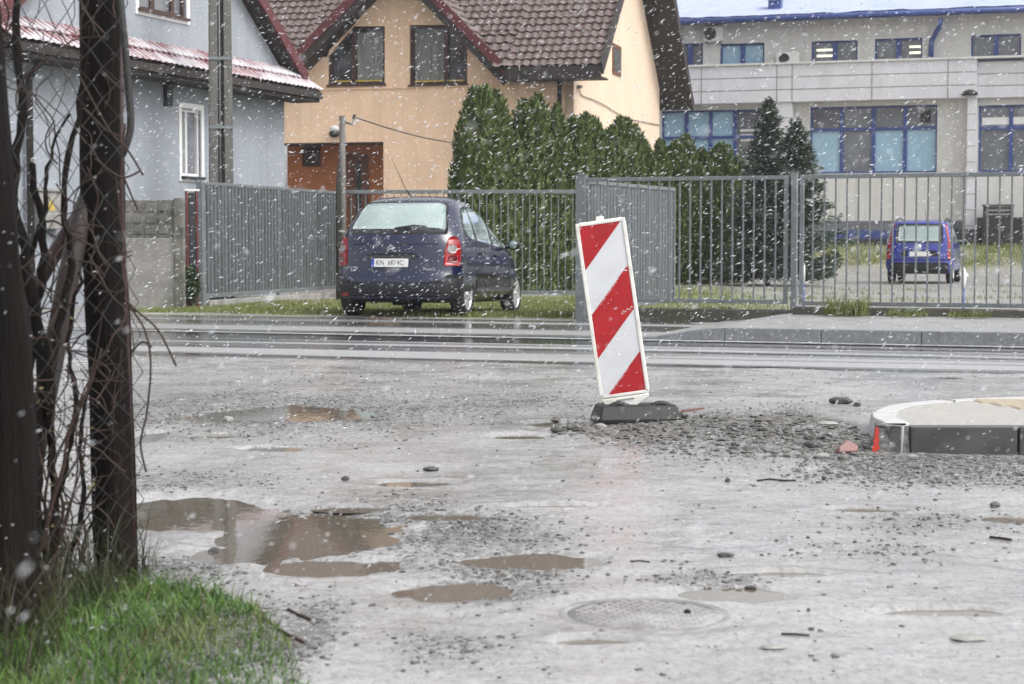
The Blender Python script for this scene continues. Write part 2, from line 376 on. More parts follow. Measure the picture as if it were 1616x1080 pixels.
def ground_h(x, y, fine=True):
    x = np.asarray(x, float); y = np.asarray(y, float)
    h = .012*fbm(x*.9, y*.7, 1, 3)+.007*fbm(x*3.1, y*2.6, 5, 3)
    if fine: h = h+.0034*fbm(x*11, y*8, 9, 4)
    wob = .42*fbm(x*2.6, y*1.7, 21, 4)+.30*fbm(x*9, y*4.5, 23, 3)
    q = np.full(x.shape, 9.)
    for P in PE:
        for cx, cy, a, b in P:
            q = np.minimum(q, np.sqrt(((x-cx)/a)**2+((y-cy)/b)**2)+wob)
    h = h*(1-.3*(1-sstep(.8, 1.7, q)))
    h = h-.030*(1-sstep(.5, 1.6, q))
    h = h+.003*np.exp(-((q-1.9)/.5)**2)*(q < 5)
    for cx, cy, a, b, am in MOUND:
        h = h+am*np.exp(-(((x-cx)/a)**2+((y-cy)/b)**2)*1.4)
    dm = np.hypot(x-MAN.x, y-MAN.y)/MAN_R
    f = 1-sstep(1.0, 1.35, dm); h = h*(1-f)+f*(-.0022+.0036*fbm(x*5, y*5, 33, 3))
    g = gravel_w(x, y)
    h = h+g*(.006*fbm(x*22, y*18, 31, 2)+.003)
    dn = line_d(NEAR, x, y)+.22*fbm(x*1.1, y*1.1, 41, 3)
    h = h*(1-sstep(-.6, .1, dn))-.04*sstep(-.05, .35, dn)
    return h
def gravel_w(x, y):
    g = np.zeros(np.shape(x)); n = fbm(np.asarray(x)*1.9, np.asarray(y)*1.1, 51, 4)
    for cx, cy, a, b, s in GE:
        r = ((x-cx)/a)**2+((y-cy)/b)**2
        g = np.maximum(g, s*np.clip(1.25*np.exp(-r*1.1)+.9*n*np.exp(-r*.6), 0, 1))
    return np.clip(g+.16*np.clip(fbm(np.asarray(x)*.7, np.asarray(y)*.5, 61, 4), 0, 1), 0, 1)

def ground_mat(road=False):
    m, nt, bs = new_mat('wet_silt_and_gravel')
    v = coords(nt, 'Object')
    at = N(nt, 'ShaderNodeAttribute', attribute_name='gravel').outputs['Fac']
    n1 = noise(nt, v, 1.1, 8, .66, .1); n2 = noise(nt, v, 9., 6, .65); n3 = noise(nt, v, 75., 3, .6); n4 = noise(nt, v, 30., 4, .6)
    c = mixc(nt, mrange(nt, n1, .35, .65), (.30, .296, .294), (.40, .397, .397))
    c = mixc(nt, mrange(nt, n2, .52, .72, 0, .55), c, (.22, .21, .20))
    spk = math_(nt, 'ADD', n3, math_(nt, 'MULTIPLY', at, .12))
    c = mixc(nt, mrange(nt, spk, .60, .70, 0, .75), c, (.085, .082, .08))
    n6 = noise(nt, coords(nt, 'Object', (1, .6, 1)), 42., 6, .75); c = mixc(nt, mrange(nt, n6, .50, .66, 0, .62), c, (.135, .13, .125)); c = mixc(nt, mrange(nt, n6, .30, .42, .45, 0), c, (.56, .555, .55))
    gf = math_(nt, 'MULTIPLY', at, mrange(nt, n4, .36, .62))
    c = mixc(nt, mrange(nt, gf, .06, .62, 0, .85), c, (.095, .094, .092))
    nt.links.new(c, bs.inputs['Base Color'])
    r1 = mrange(nt, n1, .35, .65, .10, .30)
    r = math_(nt, 'ADD', r1, math_(nt, 'MULTIPLY', at, .22))
    n5 = noise(nt, coords(nt, 'Object', (.9, .7, 1)), 1.3, 8, .68, .1); film = mrange(nt, n5, .50, .62)
    r = math_(nt, 'ADD', r, mrange(nt, n2, .4, .7, -.03, .12))
    r = math_(nt, 'MULTIPLY', r, mrange(nt, film, 0, 1, 1, .42))
    nt.links.new(r, bs.inputs['Roughness']); bs.inputs['IOR'].default_value = 1.36
    hgt = math_(nt, 'ADD', math_(nt, 'MULTIPLY', n3, .35), n4)
    b = N(nt, 'ShaderNodeBump'); b.inputs['Distance'].default_value = .006
    nt.links.new(math_(nt, 'MULTIPLY', mrange(nt, at, 0, 1, .42, 1.), mrange(nt, film, 0, 1, 1, .4)), b.inputs['Strength'])
    nt.links.new(hgt, b.inputs['Height']); nt.links.new(b.outputs[0], bs.inputs['Normal'])
    return m
M['ground'] = ground_mat()
# near lot: finely modelled sheet
nr, nc = 760, 820
ys = 3.2*np.exp(np.linspace(0, math.log(18.2/3.2), nr)); us = np.linspace(-.56, .62, nc)
Y = np.repeat(ys[:, None], nc, 1); X = us[None, :]*(Y+1.2)
Z = ground_h(X, Y); gw = gravel_w(X, Y)
lot = arr_mesh('gravel_lot', np.stack([X, Y, Z], -1).reshape(-1, 3), grid_faces(nr, nc), M['ground'], attrs={'gravel': gw})
tag(lot, kind='structure')
# the wide ground under everything
g0 = MB(); g0.add([(-900, -900, -.09), (900, -900, -.09), (900, 900, -.09), (-900, 900, -.09)], [(0, 1, 2, 3)])
tag(g0.build('ground', pmat('far_ground', (.22, .215, .2), .7, .2, .5)), kind='structure')

def water_mat():
    m, nt, bs = new_mat('muddy_puddle_water'); v = coords(nt, 'Object', (1, .45, 1))
    n = noise(nt, v, 1.5, 4); c = mixc(nt, mrange(nt, n, .35, .65), (.115, .10, .08), (.165, .145, .12))
    nt.links.new(c, bs.inputs['Base Color']); bs.inputs['Roughness'].default_value = .02; bs.inputs['IOR'].default_value = 1.42
    bump(nt, bs, noise(nt, coords(nt, 'Object', (1, .5, 1)), 22., 3), .035, .01)
    return m
M['water'] = water_mat()
sm, snt, sbs = new_mat('wet_snowflake'); sbs.inputs['Base Color'].default_value = (.78, .80, .84, 1); sbs.inputs['Roughness'].default_value = .8; sbs.inputs['Alpha'].default_value = .75
M['flake'] = sm
for iP, P in enumerate(PE):
    mb = MB(); wl = WL+.0004*iP-.001
    if len(P) == 1 or True:
        x0 = min(e[0]-e[2]*1.5 for e in P); x1 = max(e[0]+e[2]*1.5 for e in P)
        y0 = min(e[1]-e[3]*1.5 for e in P); y1 = max(e[1]+e[3]*1.5 for e in P)
        k = 40; pts = []
        # one sheet following the union outline
        cx, cy = P[0][0], P[0][1]
        for i in range(k):
            t = 2*math.pi*i/k; dx, dy = math.cos(t), math.sin(t); far = 0
            for (ex, ey, a, b) in P:
                for s in np.linspace(.02, 1, 120):
                    qx, qy = cx+dx*s*(x1-x0), cy+dy*s*(y1-y0)
                    if ((qx-ex)/a)**2+((qy-ey)/b)**2 < 1.35**2: far = max(far, s)
            pts.append((cx+dx*far*(x1-x0), cy+dy*far*(y1-y0), wl))
        mb.add(pts, [tuple(range(k))])
    tag(mb.build('puddle', M['water']), kind='structure')

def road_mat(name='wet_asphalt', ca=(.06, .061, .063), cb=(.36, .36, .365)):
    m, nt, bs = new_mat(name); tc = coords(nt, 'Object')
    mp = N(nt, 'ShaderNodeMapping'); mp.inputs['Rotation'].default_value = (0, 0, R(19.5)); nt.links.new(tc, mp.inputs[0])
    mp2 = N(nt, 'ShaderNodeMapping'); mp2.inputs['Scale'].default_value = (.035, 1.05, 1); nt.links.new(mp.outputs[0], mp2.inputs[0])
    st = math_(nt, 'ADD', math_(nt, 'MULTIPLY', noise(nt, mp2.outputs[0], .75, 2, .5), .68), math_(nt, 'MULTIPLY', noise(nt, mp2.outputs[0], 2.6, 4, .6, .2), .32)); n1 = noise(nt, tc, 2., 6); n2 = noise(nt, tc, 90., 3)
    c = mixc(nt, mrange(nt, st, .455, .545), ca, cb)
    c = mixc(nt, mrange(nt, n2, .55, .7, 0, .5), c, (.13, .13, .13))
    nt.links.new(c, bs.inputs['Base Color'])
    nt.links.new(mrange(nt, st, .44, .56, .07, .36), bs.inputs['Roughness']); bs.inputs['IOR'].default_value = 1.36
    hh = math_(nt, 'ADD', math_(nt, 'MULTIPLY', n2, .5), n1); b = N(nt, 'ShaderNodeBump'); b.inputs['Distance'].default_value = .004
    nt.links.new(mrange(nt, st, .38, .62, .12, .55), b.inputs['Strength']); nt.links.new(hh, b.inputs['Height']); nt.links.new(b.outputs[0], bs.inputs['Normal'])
    return m
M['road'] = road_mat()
SD = Vector((FAR[1][0]-FAR[0][0], FAR[1][1]-FAR[0][1], 0)).normalized(); SN = Vector((-SD.y, SD.x, 0))   # along the street, away from the viewer
rm = MB(); a0 = Vector((*NEAR[0], -.004)); b0 = Vector((*FAR[0], -.004)); nd = Vector((NEAR[1][0]-NEAR[0][0], NEAR[1][1]-NEAR[0][1], 0)).normalized()
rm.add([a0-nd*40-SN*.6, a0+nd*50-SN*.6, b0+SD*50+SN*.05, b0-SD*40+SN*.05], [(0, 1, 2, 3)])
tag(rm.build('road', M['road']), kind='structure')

# yard, verge and bank beyond the road: one modelled sheet
BB = Fac(1060, 66, math.atan2(62.2-66, 17.06-5.65))
def yard_h(x, y):
    x = np.asarray(x, float); y = np.asarray(y, float)
    D = -((x-BB.O.x)*BB.v.x+(y-BB.O.y)*BB.v.y)
    h = .012*fbm(x*.6, y*.5, 71, 3)+.012*fbm(x*2.5, y*2., 75, 2)
    df = line_d(FAR, x, y)
    h = h*sstep(.2, 1.5, df)
    h = h-.03*(1-sstep(4.0, 4.4, df))*(1-sstep(1.5, 2.5, x))
    h = h-.075*sstep(4.6, 8.0, df)*sstep(60, 34, np.asarray(y)+0*x)*(1-sstep(2.6, 4., x))
    bank = .28*sstep(5.0, 4.85, D)+.58*sstep(4.8, 1.5, D)
    bank = bank*sstep(3.5, 6.5, x)
    return h+bank
VG = lambda x, y: (line_d(FAR, x, y), )
def grass_w(x, y):
    x = np.asarray(x, float); y = np.asarray(y, float)
    n = fbm(x*.8, y*.8, 81, 4)
    df = line_d(FAR, x, y)+.35*n
    g = sstep(4.3, 5.0, df)*sstep(38, 37, y)*(1-sstep(1.2, 1.9, x+.4*n))*sstep(-6.0, -5.0, x)   # verge around the parked car
    D = -((x-BB.O.x)*BB.v.x+(y-BB.O.y)*BB.v.y)
    g = np.maximum(g, sstep(5.0, 4.7, D)*sstep(.6, 1.4, D)*sstep(3, 6, x)*np.clip(.75+.9*n, 0, 1))
    g = np.maximum(g, sstep(24.5, 25.5, y)*sstep(46, 38, y)*sstep(1.2, 2., x)*(1-sstep(3.6, 5.2, x+n))*np.clip(.8+n, 0, 1))
    g = np.maximum(g, .8*sstep(27, 30, y)*sstep(50, 44, y)*sstep(4, 5, x)*np.clip(1.6*fbm(x*.5, y*.5, 88, 4)-.05, 0, 1))
    return np.clip(g, 0, 1)
nr, nc = 330, 300
tt = np.linspace(0, 1, nr); ofs = 60*tt**1.7; xs = np.concatenate([np.linspace(-40, -8, 40)[:-1], np.linspace(-8, 9, 200)[:-1], np.linspace(9, 40, 63)])
nc = len(xs); X = np.repeat(xs[None, :], nr, 0); Y = line_y(FAR, X)+ofs[:, None]
def yard_mat():
    m, nt, bs = new_mat('yard_gravel_and_turf'); v = coords(nt, 'Object')
    at = N(nt, 'ShaderNodeAttribute', attribute_name='grass').outputs['Fac']
    n1 = noise(nt, v, .9, 6); n2 = noise(nt, v, 12., 5); n3 = noise(nt, v, 60., 3)
    c = mixc(nt, mrange(nt, n1, .35, .65), (.21, .205, .195), (.34, .335, .32))
    c = mixc(nt, mrange(nt, n3, .5, .68, 0, .6), c, (.10, .098, .09))
    c = mixc(nt, mrange(nt, n2, .52, .7, 0, .5), c, (.15, .14, .12))
    gr = mixc(nt, mrange(nt, n2, .35, .65), (.11, .13, .035), (.24, .24, .10))
    c = mixc(nt, at, c, gr)
    nt.links.new(c, bs.inputs['Base Color']); nt.links.new(mrange(nt, n1, .35, .65, .3, .6), bs.inputs['Roughness'])
    bump(nt, bs, math_(nt, 'ADD', n2, n3), .6, .015)
    return m
M['yard'] = yard_mat()
tag(arr_mesh('yard', np.stack([X, Y, yard_h(X, Y)], -1).reshape(-1, 3), grid_faces(nr, nc), M['yard'], attrs={'grass': grass_w(X, Y)}), kind='structure')

# pavement and kerb on the far side, right half; the kerb drops to the driveway on the left
kb = MB(); pv = MB()
P0 = Vector((*FAR[0], 0))
def along(px, py): p = G(px, py); return (p-P0).dot(SD)
kA, kB, kC = along(985, 538), along(1130, 541), 40.
def kz(s): return .02+.115*float(sstep(kA, kB, np.array(s)))
ss = [kA+(kB-kA)*i/8 for i in range(9)]
while ss[-1] < kC: ss.append(ss[-1]+1.0)
for a, b in zip(ss[:-1], ss[1:]):
    g = .004 if b-a > .9 else 0
    p = [P0+SD*(a+g), P0+SD*(b-g)]
    vs = [p[0]+Vector((0, 0, -.05)), p[1]+Vector((0, 0, -.05)), p[1]+SN*.15+Vector((0, 0, -.05)), p[0]+SN*.15+Vector((0, 0, -.05))]
    za, zb = kz(a), kz(b)
    vs += [p[0]+SN*.012+Vector((0, 0, za)), p[1]+SN*.012+Vector((0, 0, zb)), p[1]+SN*.15+Vector((0, 0, zb)), p[0]+SN*.15+Vector((0, 0, za))]
    kb.add(vs, [(0, 1, 5, 4), (1, 2, 6, 5), (2, 3, 7, 6), (3, 0, 4, 7), (4, 5, 6, 7)])
    q = [P0+SD*a+SN*.16, P0+SD*b+SN*.16, P0+SD*b+SN*4.4, P0+SD*a+SN*4.4]
    pv.add([q[0]+Vector((0, 0, za-.006)), q[1]+Vector((0, 0, zb-.006)), q[2]+Vector((0, 0, zb+.01)), q[3]+Vector((0, 0, za+.01))], [(0, 1, 2, 3)])
tag(kb.build('kerb', M['kerb_grey'], bevel=.008), kind='structure')
M['pavement'] = pmat('wet_pavement', (.29, .29, .29), .33, .12, 3, .3, 60, dirt=(.28, .275, .265), dirt_amt=.6)
tag(pv.build('pavement', M['pavement']), kind='structure')
dm = MB(); k0 = (G(1010, 536)-P0).dot(SD)
dm.add([P0-SD*40+SN*.155, P0+SD*k0+SN*.155, P0+SD*k0+SN*4.05, P0-SD*40+SN*4.05], [(0, 1, 2, 3)])
tag(dm.build('driveway_strip', road_mat('wet_driveway', (.13, .13, .132), (.30, .30, .302))), kind='structure')
# concrete gutter line along the far road edge
gt = MB()
for i in range(0, 70):
    a, b = -20+i*1.0, -20+(i+1)*1.0-.01
    z = .003
    gt.add([P0+SD*a-SN*.22+Vector((0, 0, z)), P0+SD*b-SN*.22+Vector((0, 0, z)), P0+SD*b-SN*.003+Vector((0, 0, z)), P0+SD*a-SN*.003+Vector((0, 0, z))], [(0, 1, 2, 3)])
tag(gt.build('gutter_strip', pmat('slushy_gutter', (.36, .36, .36), .5, .45, 9, .4, 60, dirt=(.12, .12, .12), dirt_amt=.8)), kind='structure')

# ------------------------------------------------------------------ traffic beacon
def to_local(o, p): return p
BC = W(986, 660, 10.45); BC.z = 0.0
zb = float(ground_h(np.array([BC.x+.05]), np.array([10.45]))[0])
bt = thing('traffic_beacon', 'white framed panel with red diagonal stripes leaning left on a black rubber foot', 'beacon', (BC.x, 10.45, zb-.004), 0)
lean = R(8.2)
pxm = F/10.45
# frame pivot: middle of the panel's lower edge in the picture
pm = W(986, 625, 10.45); px0, pz0 = pm.x-BC.x, pm.z-(zb-.004)
T = Matrix.Translation((px0, 0, pz0)) @ Matrix.Rotation(-lean, 4, 'Y') @ Matrix.Rotation(R(-3), 4, 'Z')
PH, PW = .995, .283
fr = MB()
ol = [(-PW/2+.012, 0), (PW/2-.012, 0), (PW/2, .012), (PW/2, PH-.02), (PW/2-.02, PH), (-PW/2+.02, PH), (-PW/2, PH-.02), (-PW/2, .012)]
fr.prism(ol, -.022, .022, 0, T)
o = fr.build('frame', M['sign_frame'], bt, bevel=.006)
# raised rim
rim = MB()
for (x0, x1, z0, z1) in ((-PW/2+.002, -PW/2+.021, .02, PH-.003), (PW/2-.021, PW/2-.002, .02, PH-.003), (-PW/2+.0215, PW/2-.0215, PH-.021, PH-.003), (-PW/2+.0215, PW/2-.0215, .003, .02)):
    rim.box(x0, x1, -.029, -.020, z0, z1, 0, T)
rim.build('frame_rim', M['sign_frame'], bt, bevel=.003)
tb = MB(); tb.prism([(-.022, PH-.001), (.024, PH-.001), (.022, PH+.022), (-.02, PH+.022)], -.012, .012, 0, T); tb.build('top_tab', M['sign_frame'], bt, bevel=.004)
ft = MB(); ft.prism([(-.135, -.0005), (.137, -.0005), (.132, -.022), (.055, -.062), (.05, -.11), (-.05, -.11), (-.055, -.062), (-.12, -.03)], -.03, .03, 0, T); ft.build('foot_tongue', M['sign_frame'], bt, bevel=.006)
tn = MB(); tn.box(-.05, .05, -.033, -.0305, -.021, -.013, 0, T); tn.build('slot', M['concrete'], bt)
# sheeting: white face and three red bands cut to the inner rectangle
IW0, IW1, IZ0, IZ1 = -PW/2+.022, PW/2-.022, .021, PH-.022
wf = MB(); wf.box(IW0, IW1, -.0236, -.0222, IZ0, IZ1, 0, T); wf.build('white_sheet', M['sign_white'], bt)
def clip_band(a, b, sl=1.06):
    """region IZ1-b < z-line < IZ1-a, lines rise to the right"""
    w = IW1-IW0; poly = [(IW0, IZ1-a), (IW0, IZ1-b), (IW1, IZ1-b+sl*w), (IW1, IZ1-a+sl*w)]
    def clip(p, f):
        out = []
        for i in range(len(p)):
            A, B = p[i], p[(i+1) % len(p)]; fa, fb = f(A), f(B)
            if fa >= 0: out.append(A)
            if (fa >= 0) != (fb >= 0):
                t = fa/(fa-fb); out.append((A[0]+(B[0]-A[0])*t, A[1]+(B[1]-A[1])*t))
        return out
    poly = clip(poly, lambda q: IZ1-q[1]); poly = clip(poly, lambda q: q[1]-IZ0)
    return poly
for a, b in ((-.06, .245), (.497, .745), (.985, 1.30)):
    rb = MB(); rb.prism(clip_band(a, b), -.0252, -.0238, 0, T); rb.build('red_stripe', M['sign_red'], bt)
# scratches in the sheeting: torn edge on the middle stripe
sc = MB()
for i in range(26):
    t = i/26; x = IW0+.055+.11*t; z = IZ1-.497+1.06*(x-IW0)-.006+random.uniform(-.003, .003)
    sc.box(x, x+random.uniform(.002, .006), -.0262, -.0254, z, z+random.uniform(.001, .004), 0, T)
sc.build('scratch', M['white_trim'], bt); sc = MB()
for i in range(30):
    x = IW0+.06+.10*random.random(); z = IZ1-.985+1.06*(x-IW0)-.006+random.uniform(-.003, .003)
    sc.box(x, x+random.uniform(.002, .005), -.0262, -.0254, z, z+random.uniform(.001, .004), 0, T)
sc.build('scratch', M['white_trim'], bt); sc = MB()
for i in range(14):
    x = IW1-.004-.07*(i/14); z = IZ1-.485-.025*(i/14)+.006*math.sin(i*1.3)
    sc.box(x-.006, x, -.0262, -.0254, z, z+.003, 0, T)
sc.build('scratch', M['white_trim'], bt)
# rubber foot
fb = MB(); Tb = Matrix.Translation((.062, 0, 0)) @ Matrix.Rotation(R(9), 4, 'Z')
L0, L1, D0, D1, hh = .235, .214, .135, .095, .105
vs = []
for z, l, d in ((0, L0, D0), (.03, L0, D0), (hh, L1, D1)):
    vs += [Tb @ Vector((-l, -d, z)), Tb @ Vector((l, -d, z)), Tb @ Vector((l, d, z)), Tb @ Vector((-l, d, z))]
fs = [(3, 2, 1, 0), (8, 9, 10, 11)]
for k in (0, 4): fs += [(k+i, k+(i+1) % 4, k+4+(i+1) % 4, k+4+i) for i in range(4)]
fb.add(vs, fs); rbase = fb.build('rubber_foot', M['base_rubber'], bt, bevel=.012, seg=3)
for sx in (-.11, .13):
    hd = MB(); pts = [Tb @ Vector((sx-.06+.12*i/8, -.062+.012*(i/8), hh-.014+.020*math.sin(math.pi*i/8))) for i in range(9)]
    hd.tube(pts, .016, 8); hd.build('carry_grip', M['base_rubber'], rbase)

# ------------------------------------------------------------------ manhole
mt_ = thing('manhole_cover', 'round cast iron manhole cover half sunk in the wet silt', 'manhole', (MAN.x, MAN.y, 0))
rg = MB(); r = MAN_R
rg.lathe([(r*.90, -.03), (r*.90, -.002), (r*.91, -.0008), (r*.985, -.0008), (r, -.003), (r, -.03)], 72); rg.build('rim_ring', M['iron'], mt_)
cv = MB(); cv.lathe([(.001, -.001), (r*.885, -.001), (r*.89, -.004), (r*.89, -.03)], 72)
cv.build('lid', M['iron'], mt_)
st = MB()
k = 17
for i in range(-k, k+1):
    for j in range(-k, k+1):
        x, y = (i+(j % 2)*.5)*r*.125, j*r*.11
        if math.hypot(x, y) < r*.80 and random.random() < .93:
            st.box(x-r*.046, x+r*.046, y-r*.036, y+r*.036, -.005, .0008)
st.build('tread_stud', M['iron'], mt_, bevel=.002, seg=1).__setitem__('kind', 'stuff')

# ------------------------------------------------------------------ kerb island on the right
def isl_outline():
    fr_ = G(1435, 718); y0 = fr_.y
    pts_px = [(1436, 0), (1400, 0)]
    return y0
IY = G(1435, 718).y; IX = G(1436, 718).x
KH = .137; KD = 9.0
# plan outline (counter-clockwise) of the rounded end; straight front edge runs to the right along the street axis
fdir = Vector((1, -.015, 0)).normalized()
tipx = W(1360, 690, 9.5).x
out = []
top_z = KH
yb = F*(H-KH)/(624-381)      # depth of the far edge
# outline from the front joint leftwards, round the tip and away along the back
ctrl = [(IX, IY), (IX-.10, IY+.005), (IX-.19, IY+.03), (tipx+.012, IY+.20), (tipx+.02, IY+.55), (tipx+.13, IY+.95), (tipx+.34, IY+1.32), (tipx+.75, IY+1.62), (tipx+1.4, IY+1.80), (tipx+2.4, IY+1.86), (tipx+4.2, IY+1.80)]
def catmull(P, n=8):
    P = [Vector((*p, 0)) if len(p) == 2 else Vector(p) for p in P]; o = []
    for i in range(len(P)-1):
        p0, p1, p2, p3 = P[max(i-1, 0)], P[i], P[i+1], P[min(i+2, len(P)-1)]
        for k in range(n):
            t = k/n; o.append(.5*((2*p1)+(p2-p0)*t+(2*p0-5*p1+4*p2-p3)*t*t+(3*p1-p0-3*p2+p3)*t**3))
    o.append(P[-1]); return o
OL = catmull(ctrl, 6)
def inset(path, d):
    o = []
    for i, p in enumerate(path):
        t = (path[min(i+1, len(path)-1)]-path[max(i-1, 0)]).normalized(); n = Vector((t.y, -t.x, 0)); o.append(p+n*d)
    return o
IN = inset(OL, .0); kw = .15
INN = inset(OL, kw)
def kerb_piece(a, b, mat, name, label, group='kerbstones round the traffic island', slope=.03, top=None):
    mb = MB(); n = b-a+1
    vs = []
    for i in range(a, b+1):
        lo = OL[i]; hi = inset(OL, slope)[i]; inn = INN[i]
        vs += [lo+Vector((0, 0, -.03)), hi+Vector((0, 0, KH)), inn+Vector((0, 0, KH)), inn+Vector((0, 0, -.03))]
    fs = []; mi = []
    for i in range(n-1):
        k = i*4
        for j in range(4): fs.append((k+j, k+4+j, k+4+(j+1) % 4, k+(j+1) % 4)); mi.append(1 if j == 1 else 0)
    fs += [(3, 2, 1, 0), (4*(n-1), 4*(n-1)+1, 4*(n-1)+2, 4*(n-1)+3)]; mi += [0, 0]
    for f, q in zip(fs, mi): mb.f.append(list(f)); mb.m.append(q); mb.s.append(False)
    mb.v = [tuple(v) for v in vs]
    o = mb.build(name, [mat, top or M['light_conc']], bevel=.008)
    return tag(o, label, 'kerbstone', group)
e = thing('kerbstone', 'speckled granite end kerbstone of the island with a red paint stroke', 'kerbstone', group='kerbstones round the traffic island')
q = kerb_piece(0, 14, M['granite'], 'granite_block', None, None); del q['category']; q.parent = e
# red paint stroke down the front corner
pl = MB(); sl = inset(OL, -.003); sh = inset(OL, .0265)
i0 = 10
path = []
for k in range(13):
    t = k/12
    a = sl[i0].lerp(sh[i0], t); b_ = sl[i0-1].lerp(sh[i0-1], t)
    dirv = (b_-a); base = a+dirv*(.1+.9*t*.8)+Vector((0, 0, -.01+KH*t*1.03))
    wd = 1.5+.5*math.sin(k*2.1)+.9*(1-t)
    path.append((base-dirv*.3*wd, base+dirv*wd*.6))
vs = [p for ab in path for p in ab]
pl.add(vs, [(2*k, 2*k+1, 2*k+3, 2*k+2) for k in range(12)])
pl.build('paint_mark', M['red_paint'], e)
kerb_piece(14, 26, M['light_conc'], 'kerbstone', 'first pale curved kerbstone behind the granite end of the island')
kerb_piece(26, 40, M['kerb_grey'], 'kerbstone', 'second pale curved kerbstone on the far side of the island')
kerb_piece(40, len(OL)-1, M['kerb_grey'], 'kerbstone', 'long pale kerbstone on the far back edge of the island')
x = IX+.004
for wd, lb in ((.52, 'dark wet kerbstone next to the granite end, longest on the island front'), (3.4, 'dark wet kerbstone at the right picture edge, second on the island front')):
    mb = MB(); mb.box(0, wd-.006, 0, .10, -.03, KH-.002)
    tag(mb.build('kerbstone', M['kerb_dark'], loc=(x, IY-.015*(x-IX), 0), bevel=.006), lb, 'kerbstone', 'kerbstones round the traffic island'); x += wd
# paved top
pt = MB(); poly = [(v.x, v.y) for v in INN]; poly = [p_ for p_ in poly if p_[1] > IY+.17]+[(IX+4.2, IY+.036), (IX+.004, IY+.101), (IX+.002, IY+.152)]
pt.slab(poly, .05, KH-.004); tag(pt.build('island_paving', M['paver']), kind='structure')
tc_ = MB()
for i in range(9):
    for j in range(3):
        cx, cy = W(1590, 630, 10.1).x+i*.302-.05*j, IY+.92+j*.2
        tc_.box(cx, cx+.297, cy, cy+.195, KH-.006, KH+.001)
        for a in range(6):
            tc_.box(cx+.01, cx+.287, cy+.012+a*.031, cy+.026+a*.031, KH+.0012, KH+.006)
tag(tc_.build('tactile_paving', M['tactile']), kind='structure')

# ------------------------------------------------------------------ stones and rubble
def gh(x, y): return float(ground_h(np.array([x]), np.array([y]))[0])
def pebbles(name, n, sampler, smin, smax, mat, label, cat, flat=.55, jit=.3):
    mb = MB()
    pts = sampler(n); hz = ground_h(pts[:, 0], pts[:, 1])
    for (x, y), z in zip(pts, hz):
        s = smin*(smax/smin)**(random.random()**2.2)
        mb.blob((x, y, z+s*flat*.35), s*random.uniform(.7, 1.4), s*random.uniform(.7, 1.2), s*flat*random.uniform(.6, 1.2), jit, random.uniform(0, 6.3), 0, False, random.uniform(-.3, .3))
    o = mb.build(name, mat); return tag(o, label, cat, kind='stuff')
def gravel_sampler(n):
    out = []
    while len(out) < n:
        y = 4.2*np.exp(RNG.random(4000)*math.log(16.5/4.2)); x = (RNG.random(4000)-.5)*.66*y
        g = gravel_w(x, y); q = RNG.random(4000)
        inn = q < (.010+.99*g**1.5)*(.35+.65*np.clip(1.8*fbm(x*5, y*4, 91, 3)+.4, 0, 1))
        inn &= line_d(NEAR, x, y) < -.1
        inn &= ~((x > tipx-.02) & (y > IY-.02) & (y < IY+1.9))
        inn &= np.hypot(x-MAN.x, y-MAN.y) > MAN_R*.9
        out += list(zip(x[inn], y[inn]))
    return np.array(out[:n])
pebbles('loose_gravel', 24000, gravel_sampler, .0022, .0105, M['pebble'], 'dark wet loose gravel strewn over the pale lot around the puddles', 'gravel')
def mound_sampler(n):
    out = []
    while len(out) < n:
        px = RNG.uniform(870, 1400, 3000); py = RNG.uniform(648, 728, 3000)
        c = 668+(px-870)*.06; sd = 9+np.clip((px-900)*.05, 0, 18)
        keep = RNG.random(3000) < np.exp(-((py-c-6)/sd)**2)*(1+1.2*(px < 1090))/2.2
        for a, b in zip(px[keep], py[keep]):
            p = G(a, b); out.append((p.x, p.y))
    o = np.array(out[:n]); ok = ~((o[:, 0] > tipx+.03) & (o[:, 1] > IY+.1)); return o[ok]
pebbles('slate_rubble', 3600, mound_sampler, .006, .030, M['stone'], 'heap of broken grey slate chips between the beacon foot and the island', 'rubble', .35, .35)
def front_sampler(n):
    out = []
    while len(out) < n:
        p = G(RNG.uniform(1250, 1640), 735+RNG.normal(0, 13))
        if p.y < IY-.02: out.append((p.x, p.y))
    return np.array(out)
pebbles('kerb_rubble', 900, front_sampler, .004, .018, M['pebble'], 'band of small rubble and silt lying along the front of the island kerb', 'rubble', .45, .3)
def stone(px, py, w, hgt, mat, name, label, cat='stone', rot=0., flat=None, group=None):
    global ICO
    ICO = ICO2; p = G(px, py); m = F/p.y; z = gh(p.x, p.y); random.seed(int(px*7+py))
    if p.x > tipx-.05 and IY < p.y < IY+.1: z = 0
    mb = MB(); mb.blob((0, 0, hgt/m*.4), w/m/2, w/m/2*.7, hgt/m/2*1.15, .13, rot, 0, False)
    ICO = ICO1
    return tag(mb.build(name, mat, loc=(p.x, p.y, z)), label, cat, group)
stone(1327, 637, 38, 11, M['dark_stone'], 'stone', 'long dark rounded stone lying alone behind the slate heap')
stone(1353, 641, 13, 7, M['dark_stone'], 'stone', 'small dark stone just right of the long dark stone')
stone(880, 684, 22, 10, M['dark_stone'], 'stone', 'black wet stone at the left foot of the rubber beacon base')
stone(925, 672, 30, 9, M['stone'], 'stone', 'grey brown stone under the left end of the beacon foot')
stone(360, 660, 20, 10, M['pale_stone'], 'stone', 'pale tan stone at the near edge of the far puddle')
stone(1296, 726, 26, 9, M['pale_stone'], 'stone', 'pale flat stone in front of the red brick piece')
stone(1305, 690, 34, 8, M['pale_stone'], 'stone', 'light slab chip on the slate heap by the island tip')
stone(1160, 711, 15, 7, M['dark_stone'], 'stone', 'dark chunk on the wet silt below the slate heap')
